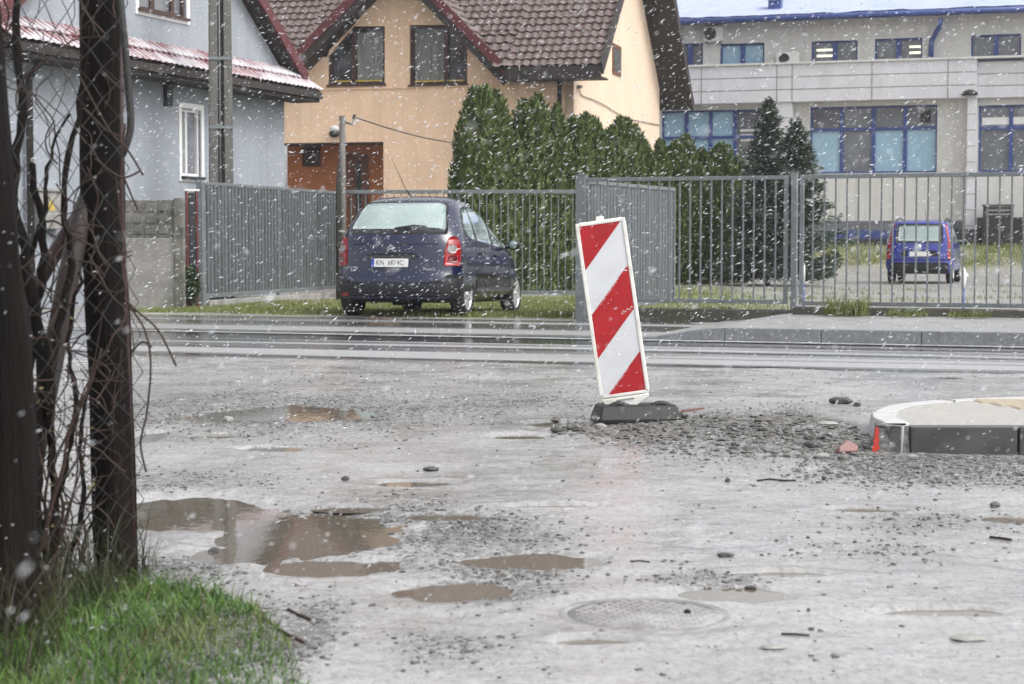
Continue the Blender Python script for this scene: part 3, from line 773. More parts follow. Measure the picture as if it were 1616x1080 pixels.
stone(1440, 726, 20, 6, M['pale_stone'], 'stone', 'whitish pebble lying against the first dark kerbstone')
stone(1530, 1008, 62, 9, M['pale_stone'], 'stone', 'large pale stone sunk in silt near the lower right corner')
stone(1570, 800, 17, 9, M['stone'], 'stone', 'grey stone with a pale top near the right edge puddle')
stone(340, 865, 28, 14, M['dark_stone'], 'stone', 'dark stone poking out of the big brown puddle')
stone(420, 838, 25, 6, M['dark_stone'], 'stone', 'flat dark stone in the middle of the big brown puddle')
stone(680, 743, 26, 7, M['dark_stone'], 'stone', 'flat dark stone alone on the silt left of the middle')
stone(1085, 968, 12, 7, M['black_matte'], 'stone', 'small black lump lying on the manhole cover')
stone(1276, 966, 6, 6, M['dark_stone'], 'stone', 'tiny dark stone right of the manhole cover')
stone(1148, 762, 9, 8, M['dark_stone'], 'stone', 'dark cube shaped pebble left of the fallen twig')
stone(1300, 760, 8, 8, M['dark_stone'], 'stone', 'dark round pebble right of the fallen twig')
stone(985, 622+60, 10, 6, M['stone'], 'stone', 'small grey chip in front of the beacon foot')
stone(1220, 1088-60, 40, 8, M['pale_stone'], 'stone', 'pale stone half buried near the bottom middle right')
stone(1145, 880, 28, 7, M['dark_stone'], 'stone', 'dark flat stone above the white sky puddle')
stone(1185, 925, 20, 6, M['dark_stone'], 'stone', 'dark splinter of stone at the white sky puddle rim')
for i_, (a_, b_, w_, h_, m_, lb_) in enumerate(((905, 680, 26, 12, 'stone', 'flat grey slab left of the beacon foot among the rubble'), (948, 679, 20, 9, 'pale_stone', 'pale chip under the left corner of the beacon foot'),
        (1010, 680, 24, 8, 'stone', 'grey slab below the middle of the beacon foot'), (1075, 664, 22, 10, 'dark_stone', 'dark chunk touching the right end of the beacon foot'), (1115, 668, 26, 9, 'stone', 'slate piece on the rubble crest right of the red shard'),
        (1205, 690, 30, 9, 'stone', 'broad slate piece in the middle of the rubble heap'), (1280, 712, 24, 11, 'dark_stone', 'dark angular chunk left of the red brick piece'), (1240, 668, 28, 8, 'dark_stone', 'dark slate on the far side of the rubble heap'),
        (545, 757, 14, 7, 'dark_stone', 'dark pebble alone left of the flat dark stone'), (1330, 730, 20, 8, 'stone', 'grey stone just in front of the red brick piece'))):
    stone(a_, b_, w_, h_, M[m_], 'stone', lb_)
# brick piece, red shard, twigs
p = G(1336, 719); mb = MB(); mb.prism([(-.055, 0), (.05, 0), (.062, .03), (.012, .068), (-.045, .03)], -.03, .035)
bk = mb.build('brick_piece', M['brick'], loc=(p.x, p.y, gh(p.x, p.y)-.005), bevel=.006); bk.rotation_euler = (R(-35), 0, R(20))
tag(bk, 'broken red brick piece leaning on the granite kerb end', 'brick')
p = W(1092, 650, 10.6); mb = MB(); mb.prism([(-.07, 0), (.07, .018), (.072, .028), (-.06, .014)], -.012, .012)
tag(mb.build('plastic_shard', M['brick'], loc=(p.x, p.y, gh(p.x, p.y)+.035), rz=R(15)), 'thin red shard lying on the rubble right of the beacon foot', 'shard')
def twig(pts, r, label, name='twig'):
    P = []
    for a, b in pts:
        p = G(a, b); P.append((p.x, p.y, gh(p.x, p.y)+r*1.2))
    return tag(MB().tube(P, r, 6).build(name, M['twig']), label, 'twig')
twig([(1195, 761), (1215, 759), (1238, 762), (1256, 762)], .004, 'thin brown twig on the silt below the slate heap')
twig([(1233, 1006), (1255, 1007), (1277, 1008)], .003, 'short red brown twig right of the manhole near the bottom')
twig([(1562, 848), (1580, 850), (1596, 853)], .005, 'dark stick on the silt near the right picture edge')
twig([(995, 888), (1010, 887), (1025, 889)], .0025, 'dark sliver of wood right of the middle puddle')
twig([(420, 985), (440, 1000), (460, 1012), (480, 1020)], .004, 'dark twig lying at the right edge of the grass tuft')
twig([(455, 968), (470, 975), (490, 985)], .004, 'thin dark twig on mud above the grass edge')

# ------------------------------------------------------------------ grass
def in_poly(px, py, P):
    c = np.zeros(px.shape, bool); n = len(P)
    for i in range(n):
        (x0, y0), (x1, y1) = P[i], P[(i+1) % n]
        hit = ((y0 > py) != (y1 > py)) & (px < (x1-x0)*(py-y0)/((y1-y0)+1e-9)+x0); c ^= hit
    return c
def blades(name, pts, hz, hts, wid, mat, label, cat='grass', lean=.5, kind='stuff', parent=None):
    n = len(pts); V = np.zeros((n, 7, 3)); a = RNG.random(n)*6.283; ln = lean*(.3+RNG.random(n)); da = RNG.random(n)*6.283
    wx, wy = np.cos(a)*wid*(.6+.8*RNG.random(n)), np.sin(a)*wid; lx, ly = np.cos(da)*ln, np.sin(da)*ln
    for k, (t, ww) in enumerate(((0, 1), (.4, .85), (.75, .5))):
        for s, q in ((0, -1), (1, 1)):
            V[:, 2*k+s, 0] = pts[:, 0]+q*ww*wx+lx*hts*t*t; V[:, 2*k+s, 1] = pts[:, 1]+q*ww*wy+ly*hts*t*t; V[:, 2*k+s, 2] = hz+hts*t*(1-.25*ln*t)-.004
    V[:, 6, 0] = pts[:, 0]+lx*hts; V[:, 6, 1] = pts[:, 1]+ly*hts; V[:, 6, 2] = hz+hts*(1-.3*ln)
    b = (np.arange(n)*7)[:, None]
    Fq = np.concatenate([b+np.array([[0, 1, 3]]), b+np.array([[0, 3, 2]]), b+np.array([[2, 3, 5]]), b+np.array([[2, 5, 4]]), b+np.array([[4, 5, 6]])], 0)
    o = arr_mesh(name, V.reshape(-1, 3), Fq, mat, parent, smooth=True)
    return tag(o, label, cat, kind=kind) if label else o
GP = [(-80, 915), (60, 920), (150, 922), (230, 925), (330, 940), (400, 968), (440, 1000), (470, 1045), (480, 1100), (470, 1140), (-120, 1140)]
pts = []
x = RNG.uniform(-1.7, -.4, 60000); y = RNG.uniform(3.7, 5.75, 60000)
pxx = 808+F*x/(y*math.cos(PITCH)+H*math.sin(PITCH)); pyy = 381+F*H/y*1.0
wb = 22*fbm(x*6, y*6, 101, 3)
k = in_poly(pxx+wb, pyy+wb*.6, GP) & (RNG.random(60000) < .28+.5*np.clip(fbm(x*7, y*7, 103, 3)+.4, 0, 1))
pts = np.stack([x[k], y[k]], 1)[:17000]
hz = ground_h(pts[:, 0], pts[:, 1])
edge = sstep(-.45, -1.0, pts[:, 0])
hts = (.010+.055*RNG.random(len(pts))**2)*(.45+.9*edge)*(1+.5*fbm(pts[:, 0]*5, pts[:, 1]*5, 107, 2))
blades('grass_tuft', pts, hz, hts, .0018, M['grass'], 'bright green grass corner at the foot of the wire fence', lean=.75)
n = 500; x = RNG.uniform(-1.7, -.55, n); y = RNG.uniform(3.9, 5.5, n); pxx = 808+F*x/y; pyy = 381+F*H/y; k = in_poly(pxx, pyy, GP)
blades('dead_stalks', np.stack([x[k], y[k]], 1), ground_h(x[k], y[k]), .03+.09*RNG.random(k.sum())**2, .0011, pmat('straw_stalk', (.16, .12, .06), .7, .4, 9), 'few dry straw coloured stalks standing in the green grass corner', 'stalks', .9)
# verge and yard grass
def mask_pts(n, x0, x1, y0, y1, thr=.35):
    x = RNG.uniform(x0, x1, n); y = RNG.uniform(y0, y1, n); g = grass_w(x, y); k = RNG.random(n) < g*1.1-.1
    return np.stack([x[k], y[k]], 1)
pts = mask_pts(75000, -5.9, 2.2, 24.2, 33.5)
hz = yard_h(pts[:, 0], pts[:, 1]); blades('verge_grass', pts, hz, .03+.07*RNG.random(len(pts)), .004, M['dry_grass'], 'short yellow green grass of the verge around the parked dark car', lean=.6)
pts = mask_pts(40000, 1.0, 14, 24.5, 46)
hz = yard_h(pts[:, 0], pts[:, 1]); blades('yard_grass', pts, hz, .04+.07*RNG.random(len(pts)), .006, M['dry_grass'], 'patchy short grass in the yard behind the bar fences', lean=.6)
pts = mask_pts(45000, 4.5, 24, 54, 67)
hz = yard_h(pts[:, 0], pts[:, 1]); blades('bank_grass', pts, hz, .06+.12*RNG.random(len(pts)), .012, M['dry_grass'], 'rough yellowish grass on the bank below the large pale building', lean=.6)

# ------------------------------------------------------------------ fences and gates
def bar_panel(t, x0, x1, z0, z1, step, mat, bw=.0095, frame=.025, ends=True, tops=True):
    """bars between two rails, in the local frame of t (x along)"""
    obs = []
    obs.append(MB().box(x0, x1, -frame, frame, z1-2*frame, z1).build('top_rail', mat, t, bevel=.004, seg=1))
    obs.append(MB().box(x0, x1, -frame, frame, z0, z0+2*frame).build('bottom_rail', mat, t, bevel=.004, seg=1))
    if ends:
        for x in (x0, x1-2*frame): obs.append(MB().box(x, x+2*frame, -frame+.002, frame-.002, z0+2*frame, z1-2*frame).build('end_stile', mat, t, bevel=.004, seg=1))
    proto = MB().box(-bw, bw, -bw, bw, z0+2*frame-.003, z1-2*frame+.003).build('bar', mat, t)
    xs = np.arange(x0+2*frame+step*.8, x1-2*frame-step*.4, step)
    proto.location = (xs[0], 0, 0)
    for x in xs[1:]:
        c = proto.copy(); COL.objects.link(c); c.parent = t; c.location = (x, 0, 0)
    return obs
def post(t, x, w_, z0, z1, mat, name='post', y=0., d_=None):
    d_ = d_ or w_; cap = .012
    o = MB().box(x-w_/2, x+w_/2, y-d_/2, y+d_/2, z0, z1).box(x-w_/2-.004, x+w_/2+.004, y-d_/2-.004, y+d_/2+.004, z1+.001, z1+cap).build(name, mat, t, bevel=.004, seg=1)
    return o
FENG = 'grey metal bar fences along the street'
# right fence on a low mossy plinth
FR = Fac(1262, 22.6, R(-21.5))
x1, zt = FR.sz(1640, 270); _, z0 = FR.sz(1270, 482); _, ztl = FR.sz(1265, 277)
t = thing('bar_fence', 'grey metal bar fence at the right, the small blue car seen through it', 'fence', FR.pt(0), FR.a, FENG)
bar_panel(t, .0, 4.6, z0, (zt+ztl)/2, .137, M['galv'])
post(t, 4.66, .06, z0-.12, zt+.02, M['galv'])
# middle fence section
sL, zTL = FR.sz(918, 280); sR, _ = FR.sz(1243, 279)
FM = Fac(918, 24.2, R(-20)); sR, _ = FM.sz(1244, 279); _, zm = FM.sz(1080, 279); _, zm0 = FM.sz(1080, 478)
t = thing('bar_fence', 'grey metal bar fence in the middle, in front of the hedge', 'fence', FM.pt(0), FM.a, FENG)
bar_panel(t, .05, sR, zm0, zm, .137, M['galv'])
post(t, .0, .13, 0.0, zm+.03, M['galv'], 'gate_post')
xp = FM.sz(1254, 300)[0]
post(t, xp, .075, .0, zm+.02, M['galv'])
# left fence far behind the car
FL = Fac(540, 35.9, R(-3)); sR, _ = FL.sz(908, 300); _, zl = FL.sz(720, 300); _, zl0 = FL.sz(720, 462)
t = thing('bar_fence', 'grey metal bar fence standing behind the parked dark car', 'fence', FL.pt(0), FL.a, FENG)
bar_panel(t, .0, sR+.4, zl0-.03, zl, .137, M['galv'], frame=.035)
post(t, sR*.5, .06, -.1, zl-.05, M['galv'], y=.08)
# concrete sill of the yard under the fences
def plinth(Fc, x0, x1, z0, z1, th, name, label, mat):
    e = MB(); k = max(2, int((x1-x0)/.4)); vs = []
    for i in range(k+1):
        x = x0+(x1-x0)*i/k; j = random.uniform(-.012, .012)
        vs += [(x, -th+j, z0), (x, -th*.9+j, z1+j*.6), (x, th, z1+j*.4), (x, th, z0)]
    fs = []
    for i in range(k):
        for q in range(3): fs.append((i*4+q, i*4+4+q, i*4+5+q, i*4+1+q))
    fs += [(0, 1, 2, 3), (4*k+3, 4*k+2, 4*k+1, 4*k)]
    e.add(vs, fs); o = e.build(name, mat, loc=Fc.pt(0), rz=Fc.a, bevel=.01); return tag(o, label, 'plinth')
_, zp = FR.sz(1450, 487); plinth(FR, -.05, 5.2, .0, zp, .15, 'fence_plinth', 'low mossy concrete plinth under the right bar fence', M['plinth'])
_, zp2 = FM.sz(1080, 487); s0 = FM.sz(985, 487)[0]; plinth(FM, .25, sR*0+FM.sz(1256, 487)[0], .0, zp2, .13, 'fence_plinth', 'low mossy concrete plinth under the middle bar fence', M['plinth'])

def sheet(name, t, x0, x1, z0, z1, step, mat, y=0., dep=.02):
    mb = MB(); xs = [x0]; prof = []
    x = x0; n = int((x1-x0)/step)
    P = []
    for i in range(n):
        a = x0+(x1-x0)*i/n; s = (x1-x0)/n
        P += [(a, y), (a+s*.55, y), (a+s*.62, y+dep), (a+s*.92, y+dep)]
    P.append((x1, y))
    vs = [(px_, py_, z0) for px_, py_ in P]+[(px_, py_, z1) for px_, py_ in P]; k = len(P)
    mb.add(vs, [(i, i+1, k+i+1, k+i) for i in range(k-1)])
    o = mb.build(name, mat, t); so = o.modifiers.new('thick', 'SOLIDIFY'); so.thickness = .004; return o
# left sheet gate
FG = Fac(317, 30.6, R(74.5))
sE, zE = FG.sz(535, 303); _, zt = FG.sz(320, 287); _, zb_ = FG.sz(320, 469); _, zb2 = FG.sz(530, 462)
t = thing('sheet_gate', 'grey ribbed sheet metal gate left of the parked dark car', 'gate', FG.pt(0), FG.a)
sM = FG.sz(438, 295)[0]
for a, b in ((.06, sM-.03), (sM+.03, sE)):
    MB().box(a, b, -.03, .03, zt-.05, zt).build('top_rail', M['galv'], t, bevel=.004, seg=1)
    MB().box(a, b, -.03, .03, zb_-.02, zb_+.05).build('bottom_rail', M['galv'], t, bevel=.004, seg=1)
    sheet('ribbed_sheet', t, a+.02, b-.02, zb_+.05, zt-.055, .14, M['galv_sheet'], -.022, .045)
post(t, 0, .11, -.1, zt+.02, M['galv'], 'gate_post'); post(t, sM, .055, zb_-.05, zt-.02, M['galv']); post(t, sE+.05, .08, -.05, zt+.02, M['galv'])
mb = MB(); mb.box(.1, sE, -.10, .10, -.12, zb_-.06); mb.build('threshold_slab', M['concrete'], t, bevel=.01)
# open leaf on the right
FO = Fac(921, 24.35, R(68)); sE, zE = FO.sz(1063, 294)
_, zt = FO.sz(922, 284); zb_ = .16
t = thing('open_gate_leaf', 'grey sheet metal gate leaf swung open behind the middle bar fence', 'gate', FO.pt(.03, .0), FO.a)
MB().box(.05, sE, -.025, .025, zt-.05, zt).build('top_rail', M['galv'], t, bevel=.004, seg=1)
MB().box(.05, sE, -.025, .025, zb_-.05, zb_).build('bottom_rail', M['galv'], t, bevel=.004, seg=1)
for x in (.055, sE-.051): MB().box(x, x+.05, -.024, .024, zb_+.001, zt-.051).build('end_stile', M['galv'], t)
sheet('ribbed_sheet', t, .11, sE-.055, zb_+.001, zt-.051, .13, M['galv_sheet'], -.01)

# patterned concrete wall and maroon gate post at the left
FW = Fac(200, 28.3, R(-3)); s1, zt = FW.sz(290, 316); _, zmid = FW.sz(250, 376)
t = thing('concrete_wall', 'mossy concrete panel wall with relief pattern behind the wire fence', 'wall', FW.pt(0), FW.a)
o = MB().box(-.6, s1-.14, -.04, .04, -.1, zmid-.004).build('lower_panel', M['concrete'], t, bevel=.01)
up = MB(); up.box(-.6, s1-.14, -.03, .03, zmid, zt)
for i in range(7):
    for j in range(3):
        x = -.5+i*.2; z = zmid+.06+j*.17
        if x+.15 < s1-.16: up.prism([(x, z), (x+.15, z), (x+.15, z+.08), (x+.11, z+.13), (x+.04, z+.13), (x, z+.08)], -.046, -.0305)
up.build('relief_panel', M['mossy'], t, bevel=.008)
MB().box(s1-.138, s1, -.08, .08, -.1, zt+.03).build('post', M['mossy'], t, bevel=.012)
FB = Fac(293, 29.6, R(20)); s1, zt = FB.sz(312, 302)
t = thing('gate_post', 'narrow black and maroon metal post between concrete wall and sheet gate', 'post', FB.pt(0), FB.a)
MB().box(.05, s1-.04, -.03, .03, .25, zt-.02).build('black_panel', M['black'], t, bevel=.004)
for x in (0, s1-.039): MB().box(x, x+.045 if x == 0 else x+.039, -.04, .04, -.1, zt).build('maroon_edge', M['red_board'], t, bevel=.004)
MB().box(-.02, s1+.02, -.05, .05, zt+.001, zt+.03).build('cap', M['white_trim'], t, bevel=.006)
def shrub(name, px, py, Y, rx, rz, n, mat, label, cat='shrub', leaf=.03):
    p = W(px, py, Y); t = thing(name, label, cat, (p.x, p.y, 0)); mb = MB()
    for i in range(n):
        d = Vector((random.gauss(0, 1), random.gauss(0, 1), random.gauss(0, 1))).normalized()*random.random()**.4
        c = Vector((d.x*rx, d.y*rx, rz*(1+d.z)*.95+.04)); a = Vector((random.gauss(0, 1), random.gauss(0, 1), random.gauss(0, .6))).normalized(); b = a.cross(Vector((random.gauss(0, 1), random.gauss(0, 1), 1))).normalized()
        l = leaf*random.uniform(.6, 1.5); mb.add([c-a*l, c-b*l*.5, c+a*l, c+b*l*.5], [(0, 1, 2, 3)])
    mb.build('leaves', mat, t)
    st = MB()
    for k in range(5): st.tube([(0, 0, -.1), (random.uniform(-.5, .5)*rx, random.uniform(-.5, .5)*rx, rz), (random.uniform(-.9, .9)*rx, random.uniform(-.9, .9)*rx, rz*1.7)], [.012, .008, .003], 5)
    st.build('stems', M['bark'], t); return t
shrub('shrub', 300, 440, 29.2, .17, .33, 900, M['shrub'], 'small dark green shrub between the concrete wall and the gate')
# weeds on the plinth
def tuft(px, py, Y, r, hgt, n, label, z=None):
    p = W(px, py, Y); z = p.z if z is None else z
    a = RNG.random(n)*6.28; rr = r*np.sqrt(RNG.random(n)); pts = np.stack([p.x+rr*np.cos(a), p.y+rr*np.sin(a)*.6], 1)
    o = blades('weed_tuft', pts, np.full(n, z), hgt*(.35+.75*RNG.random(n)), .005, M['dry_grass'], None, lean=.9); tag(o, label, 'weeds')
tuft(1335, 497, 22.05, .27, .30, 420, 'bushy grass tuft on the plinth in front of the right bar fence')
tuft(1432, 499, 21.75, .25, .12, 200, 'low green weeds on the plinth below the small blue car')
tuft(1530, 500, 21.4, .26, .10, 320, 'low mossy weeds on the plinth near the right edge')
tuft(1125, 487, 23.6, .3, .06, 150, 'low grass on the middle plinth beyond the striped beacon')
# blue marker rods
for px, y0, y1, Y, lb in ((1268.5, 418, 484, 23.4, 'thin blue rod with a white tip beside the fence post'), (1520.5, 426, 484, 23.0, 'thin blue rod with a ragged white wrap left of the right edge')):
    p = W(px, y1, Y); q = W(px, y0, Y); L = q.z
    t = thing('marker_rod', lb, 'marker', (p.x, p.y, 0), 0, 'blue marker rods behind the right fence')
    MB().tube([(0, 0, -.1), (0, 0, L*.66)], .011, 8).build('rod', M['post_blue'], t)
    if px < 1400: MB().tube([(0, 0, L*.661), (0, 0, L)], .013, 8).build('white_tip', M['white_trim'], t)
    else:
        ICO = ICO2; MB().blob((0, 0, L*.85), .032, .03, L*.19, .12, 0, 0, True).blob((.03, 0, L*.9), .025, .015, .03, .2).build('white_wrap', M['white_trim'], t); ICO = ICO1

# ------------------------------------------------------------------ windows
def window(parent, x0, x1, z0, z1, fm, gm, y=0., trim=None, tw=.1, rec=.10, fw=.055, cols=(), rows=(), poly=None, sill=None, mul=.05, gms=None):
    """a window on the wall plane y: trim stands 2 cm proud; frame and panes sit in a shallow box proud of the wall core"""
    pw = MB()
    P = poly or [(x0, z0), (x1, z0), (x1, z1), (x0, z1)]
    cx = sum(p[0] for p in P)/len(P); cz = sum(p[1] for p in P)/len(P)
    def inset(P, d):
        n = len(P); o = []
        for i in range(n):
            a, b, c = Vector(P[i-1]), Vector(P[i]), Vector(P[(i+1) % n])
            e1 = (b-a).normalized(); e2 = (c-b).normalized(); n1 = Vector((-e1.y, e1.x)); n2 = Vector((-e2.y, e2.x))
            bi = (n1+n2).normalized(); o.append(tuple(b+bi*d/max(.3, bi.dot(n1))))
        return o
    def ring(mb, A, B, ya, yb):
        n = len(A); vs = [(a[0], ya, a[1]) for a in A]+[(b[0], ya, b[1]) for b in B]+[(a[0], yb, a[1]) for a in A]+[(b[0], yb, b[1]) for b in B]
        fs = []
        for i in range(n):
            j = (i+1) % n; fs += [(i, j, n+j, n+i), (2*n+i, 3*n+i, 3*n+j, 2*n+j), (i, 2*n+i, 2*n+j, j), (n+i, n+j, 3*n+j, 3*n+i)]
        mb.add(vs, fs)
    wf = MB(); I = inset(P, fw); ring(wf, P, I, y-.012+rec*.6, y+rec+.03)
    zs0, zs1 = min(p[1] for p in I), max(p[1] for p in I); xs0, xs1 = min(p[0] for p in I), max(p[0] for p in I)
    def top_at(x):
        t = zs1
        n = len(I)
        for i in range(n):
            a, b = I[i], I[(i+1) % n]
            if min(a[0], b[0]) <= x <= max(a[0], b[0]) and abs(a[0]-b[0]) > 1e-4 and max(a[1], b[1]) > (zs0+zs1)/2:
                t = min(t, a[1]+(b[1]-a[1])*(x-a[0])/(b[0]-a[0]))
        return t
    for c in cols: wf.box(c-mul, c+mul, y-.008+rec*.6, y+rec+.025, zs0+.001, min(top_at(c-mul), top_at(c+mul))-.001)
    ce = [xs0]+sorted(cols)+[xs1]
    for r in rows:
        for a, b in zip(ce[:-1], ce[1:]):
            wf.box(a+(mul+.001 if a != xs0 else .001), b-(mul+.001 if b != xs1 else .001), y-.006+rec*.6, y+rec+.02, r-mul*.8, r+mul*.8)
    f = wf.build('window', fm, parent)
    if gms is None:
        MB().prism(I, y+rec, y+rec+.012).build('pane', gm, f)
    else:
        re = [zs0]+sorted(rows)+[zs1]
        for (i, j), g in gms.items():
            if i < len(ce)-1 and j < len(re)-1:
                MB().box(ce[i]+.0, ce[i+1], y+rec, y+rec+.012, re[j], re[j+1]-.0005).build('pane', g, f)
    # reveal box behind (dark room edge) so the opening has depth
    rv = MB(); ring(rv, P, inset(P, -.004), y-.003, y+rec+.03); rv.build('reveal', fm if trim is None else trim, f)
    if trim:
        tr = MB(); ring(tr, inset(P, -tw), inset(P, -.004), y-.022, y+.01); tr.build('trim', trim, f)
    if sill:
        MB().box(xs0-.1, xs1+.1, y-.08, y+.03, z0-.05, z0-.005).build('sill', sill, f)
    return f
def wall_with_holes(name, mat, parent, outline, holes, y0, y1):
    """outline, holes: (x,z) loops; a slab with openings (triangulated front and back, walled rims)"""
    bm = bmesh.new(); loops = [outline]+holes; es = []; rings = []
    for L in loops:
        vs = [bm.verts.new((x, y0, z)) for x, z in L]; rings.append(vs)
        for i in range(len(vs)): es.append(bm.edges.new((vs[i], vs[(i+1) % len(vs)])))
    bmesh.ops.triangle_fill(bm, use_beauty=True, use_dissolve=False, edges=es)
    fr_ = list(bm.faces); ext = bmesh.ops.extrude_face_region(bm, geom=fr_)
    bmesh.ops.translate(bm, verts=[g for g in ext['geom'] if isinstance(g, bmesh.types.BMVert)], vec=(0, y1-y0, 0))
    bmesh.ops.recalc_face_normals(bm, faces=bm.faces)
    me = bpy.data.meshes.new(name); bm.to_mesh(me); bm.free(); me.materials.append(mat)
    o = bpy.data.objects.new(name, me); COL.objects.link(o); o.parent = parent; return o
def rect(x0, x1, z0, z1): return [(x0, z0), (x1, z0), (x1, z1), (x0, z1)]
def tile_roof(name, parent, o0, ea, up, W_, L_, mat, under, wave=.24, row=.34, amp=.042, th=.14):
    """tiled slab: o0 eave corner, ea unit vector along the eave, up unit vector up the slope"""
    ea = Vector(ea).normalized(); up = Vector(up).normalized(); nn = ea.cross(up).normalized(); o0 = Vector(o0)
    if nn.z < 0: nn = -nn
    nx = int(W_/wave*6)+1; nyr = int(L_/row)
    V = []; C = []
    for r in range(nyr):
        for e in (0, 1):
            for i in range(nx+1):
                x = W_*i/nx; c = .5+.5*math.cos(2*math.pi*x/wave); j = .004*math.sin(r*3.1+int(x/wave)*1.7)
                s = min(L_, (r+(1.0 if e else 0))*row); hz_ = amp*c**1.3+(.048 if e == 0 else 0.)+j
                V.append(o0+ea*x+up*s+nn*hz_); C.append(c*.6+(.35 if e == 0 else 0))
    k = nx+1; Fq = []
    for r in range(2*nyr-1):
        for i in range(nx): Fq.append((r*k+i, r*k+i+1, (r+1)*k+i+1, (r+1)*k+i))
    V = np.array([tuple(v) for v in V]); Fq = np.array(Fq)
    # orient up
    a = Vector(V[Fq[0][1]]-V[Fq[0][0]]).cross(Vector(V[Fq[0][3]]-V[Fq[0][0]]))
    if a.dot(nn) < 0: Fq = Fq[:, ::-1]
    o = arr_mesh(name, V, Fq, mat, parent, smooth=False, attrs={'crest': np.array(C)})
    ub = MB(); c = [o0-nn*.004, o0+ea*W_-nn*.004, o0+ea*W_+up*L_-nn*.004, o0+up*L_-nn*.004]
    ub.add(c+[q-nn*th for q in c], [(0, 1, 2, 3), (7, 6, 5, 4), (0, 4, 5, 1), (1, 5, 6, 2), (2, 6, 7, 3), (3, 7, 4, 0)])
    ub.build('soffit', under, o)
    return o
def board(parent, p0, p1, hgt, th, mat, name='barge_board', up=(0, 0, 1)):
    p0, p1 = Vector(p0), Vector(p1); d = (p1-p0).normalized(); u = Vector(up); u = (u-d*u.dot(d)).normalized(); n = d.cross(u)
    vs = [p+u*a*hgt+n*b*th/2 for p in (p0, p1) for a, b in ((-.5, -1), (.5, -1), (.5, 1), (-.5, 1))]
    mb = MB(); mb.add(vs, [(0, 1, 2, 3), (7, 6, 5, 4), (0, 4, 5, 1), (1, 5, 6, 2), (2, 6, 7, 3), (3, 7, 4, 0)])
    return mb.build(name, mat, parent)

# ------------------------------------------------------------------ grey house
GA = R(70); GF = Fac(450, 38.5, GA)
gh_ = thing('grey_house', 'grey plastered house with red tiled skirt roof at the left', 'house', GF.pt(0), GA)
zE = 4.1; zP = 4.57; Lw = 9.9
apx = -Lw/2; zap = 4.45+(Lw/2+.1)*.70
w1a, w1b = GF.sz(281, 200)[0], GF.sz(321, 200)[0]; w1z0 = GF.sz(300, 288)[1]; w1z1 = GF.sz(300, 163)[1]
u0, u1 = GF.sz(212, 20)[0], GF.sz(299, 20)[0]; uz0 = GF.sz(299, 41)[1]; uz1 = uz0+1.35
H1 = rect(w1a+.11, w1b-.11, w1z0+.11, w1z1-.11); H2 = rect(u0+.13, u1-.13, uz0+.12, uz1)
wall_with_holes('wall', M['grey_plaster'], gh_, [(-Lw, -.2), (0, -.2), (0, 4.45), (apx, zap), (-Lw, 4.45)], [H1, H2], 0, .3)
MB().box(-.3, -.0, .301, 9.0, -.2, 4.4).build('wall', M['grey_plaster'], gh_)
MB().box(-Lw, -Lw+.3, .301, 9.0, -.2, 4.4).build('wall', M['grey_plaster'], gh_)
window(gh_, *[H1[0][0], H1[1][0], H1[0][1], H1[2][1]], M['white_frame'], M['glass_grey'], trim=M['white_trim'], tw=.10, cols=(H1[0][0]*.62+H1[1][0]*.38,), mul=.035, sill=M['black'])
window(gh_, *[H2[0][0], H2[1][0], H2[0][1], H2[2][1]], M['brown_frame'], M['glass_grey'], trim=M['white_trim'], tw=.11, cols=((H2[0][0]+H2[1][0])/2-.25, (H2[0][0]+H2[1][0])/2+.45), mul=.06, sill=M['brown_frame'])
# skirt roof along the facade, falling outwards
nv = Vector((0, -.62, zE-zP-.02)); Ls = nv.length
tile_roof('skirt_roof', gh_, (.45, -.62, zE), (-1, 0, 0), (0, .62, zP-zE+.02), Lw+.9, Ls, M['tile_red'], M['dark_wood'], wave=.19, row=Ls/2.02, amp=.03, th=.10)
MB().box(-Lw-.4, .45, -.66, -.625, zE-.15, zE-.02).build('gutter', M['dark_wood'], gh_, bevel=.01)
MB().box(-Lw-.4, .42, -.6, -.002, zE-.22, zE-.14).build('soffit', M['dark_wood'], gh_)
MB().prism([(-.62, zE-.13), (-.002, zE-.13), (-.002, zP-.1), (-.62, zE-.03)], .40, .44, 0, Matrix(((0, 1, 0, 0), (1, 0, 0, 0), (0, 0, 1, 0), (0, 0, 0, 1)))).build('verge_board', M['dark_wood'], gh_)
# gable roof with red barge boards
rl = math.hypot(Lw/2+.35, (Lw/2+.35)*.70); up_r = Vector((-1, 0, .70)).normalized(); up_l = Vector((1, 0, .70)).normalized()
zfoot = 4.45-.35*.7+.22
tile_roof('main_roof', gh_, (.35, -.30, zfoot), (0, 1, 0), up_r, 9.5, rl, M['tile_red'], M['dark_wood'])
tile_roof('main_roof', gh_, (-Lw-.35, -.30, zfoot), (0, 1, 0), up_l, 9.5, rl, M['tile_red'], M['dark_wood'])
topz = zfoot+(Lw/2+.35)*.7
board(gh_, (.38, -.33, zfoot-.04), (apx, -.33, topz-.04), .22, .05, M['red_board'])
board(gh_, (-Lw-.38, -.33, zfoot-.04), (apx, -.33, topz-.04), .22, .05, M['red_board'])
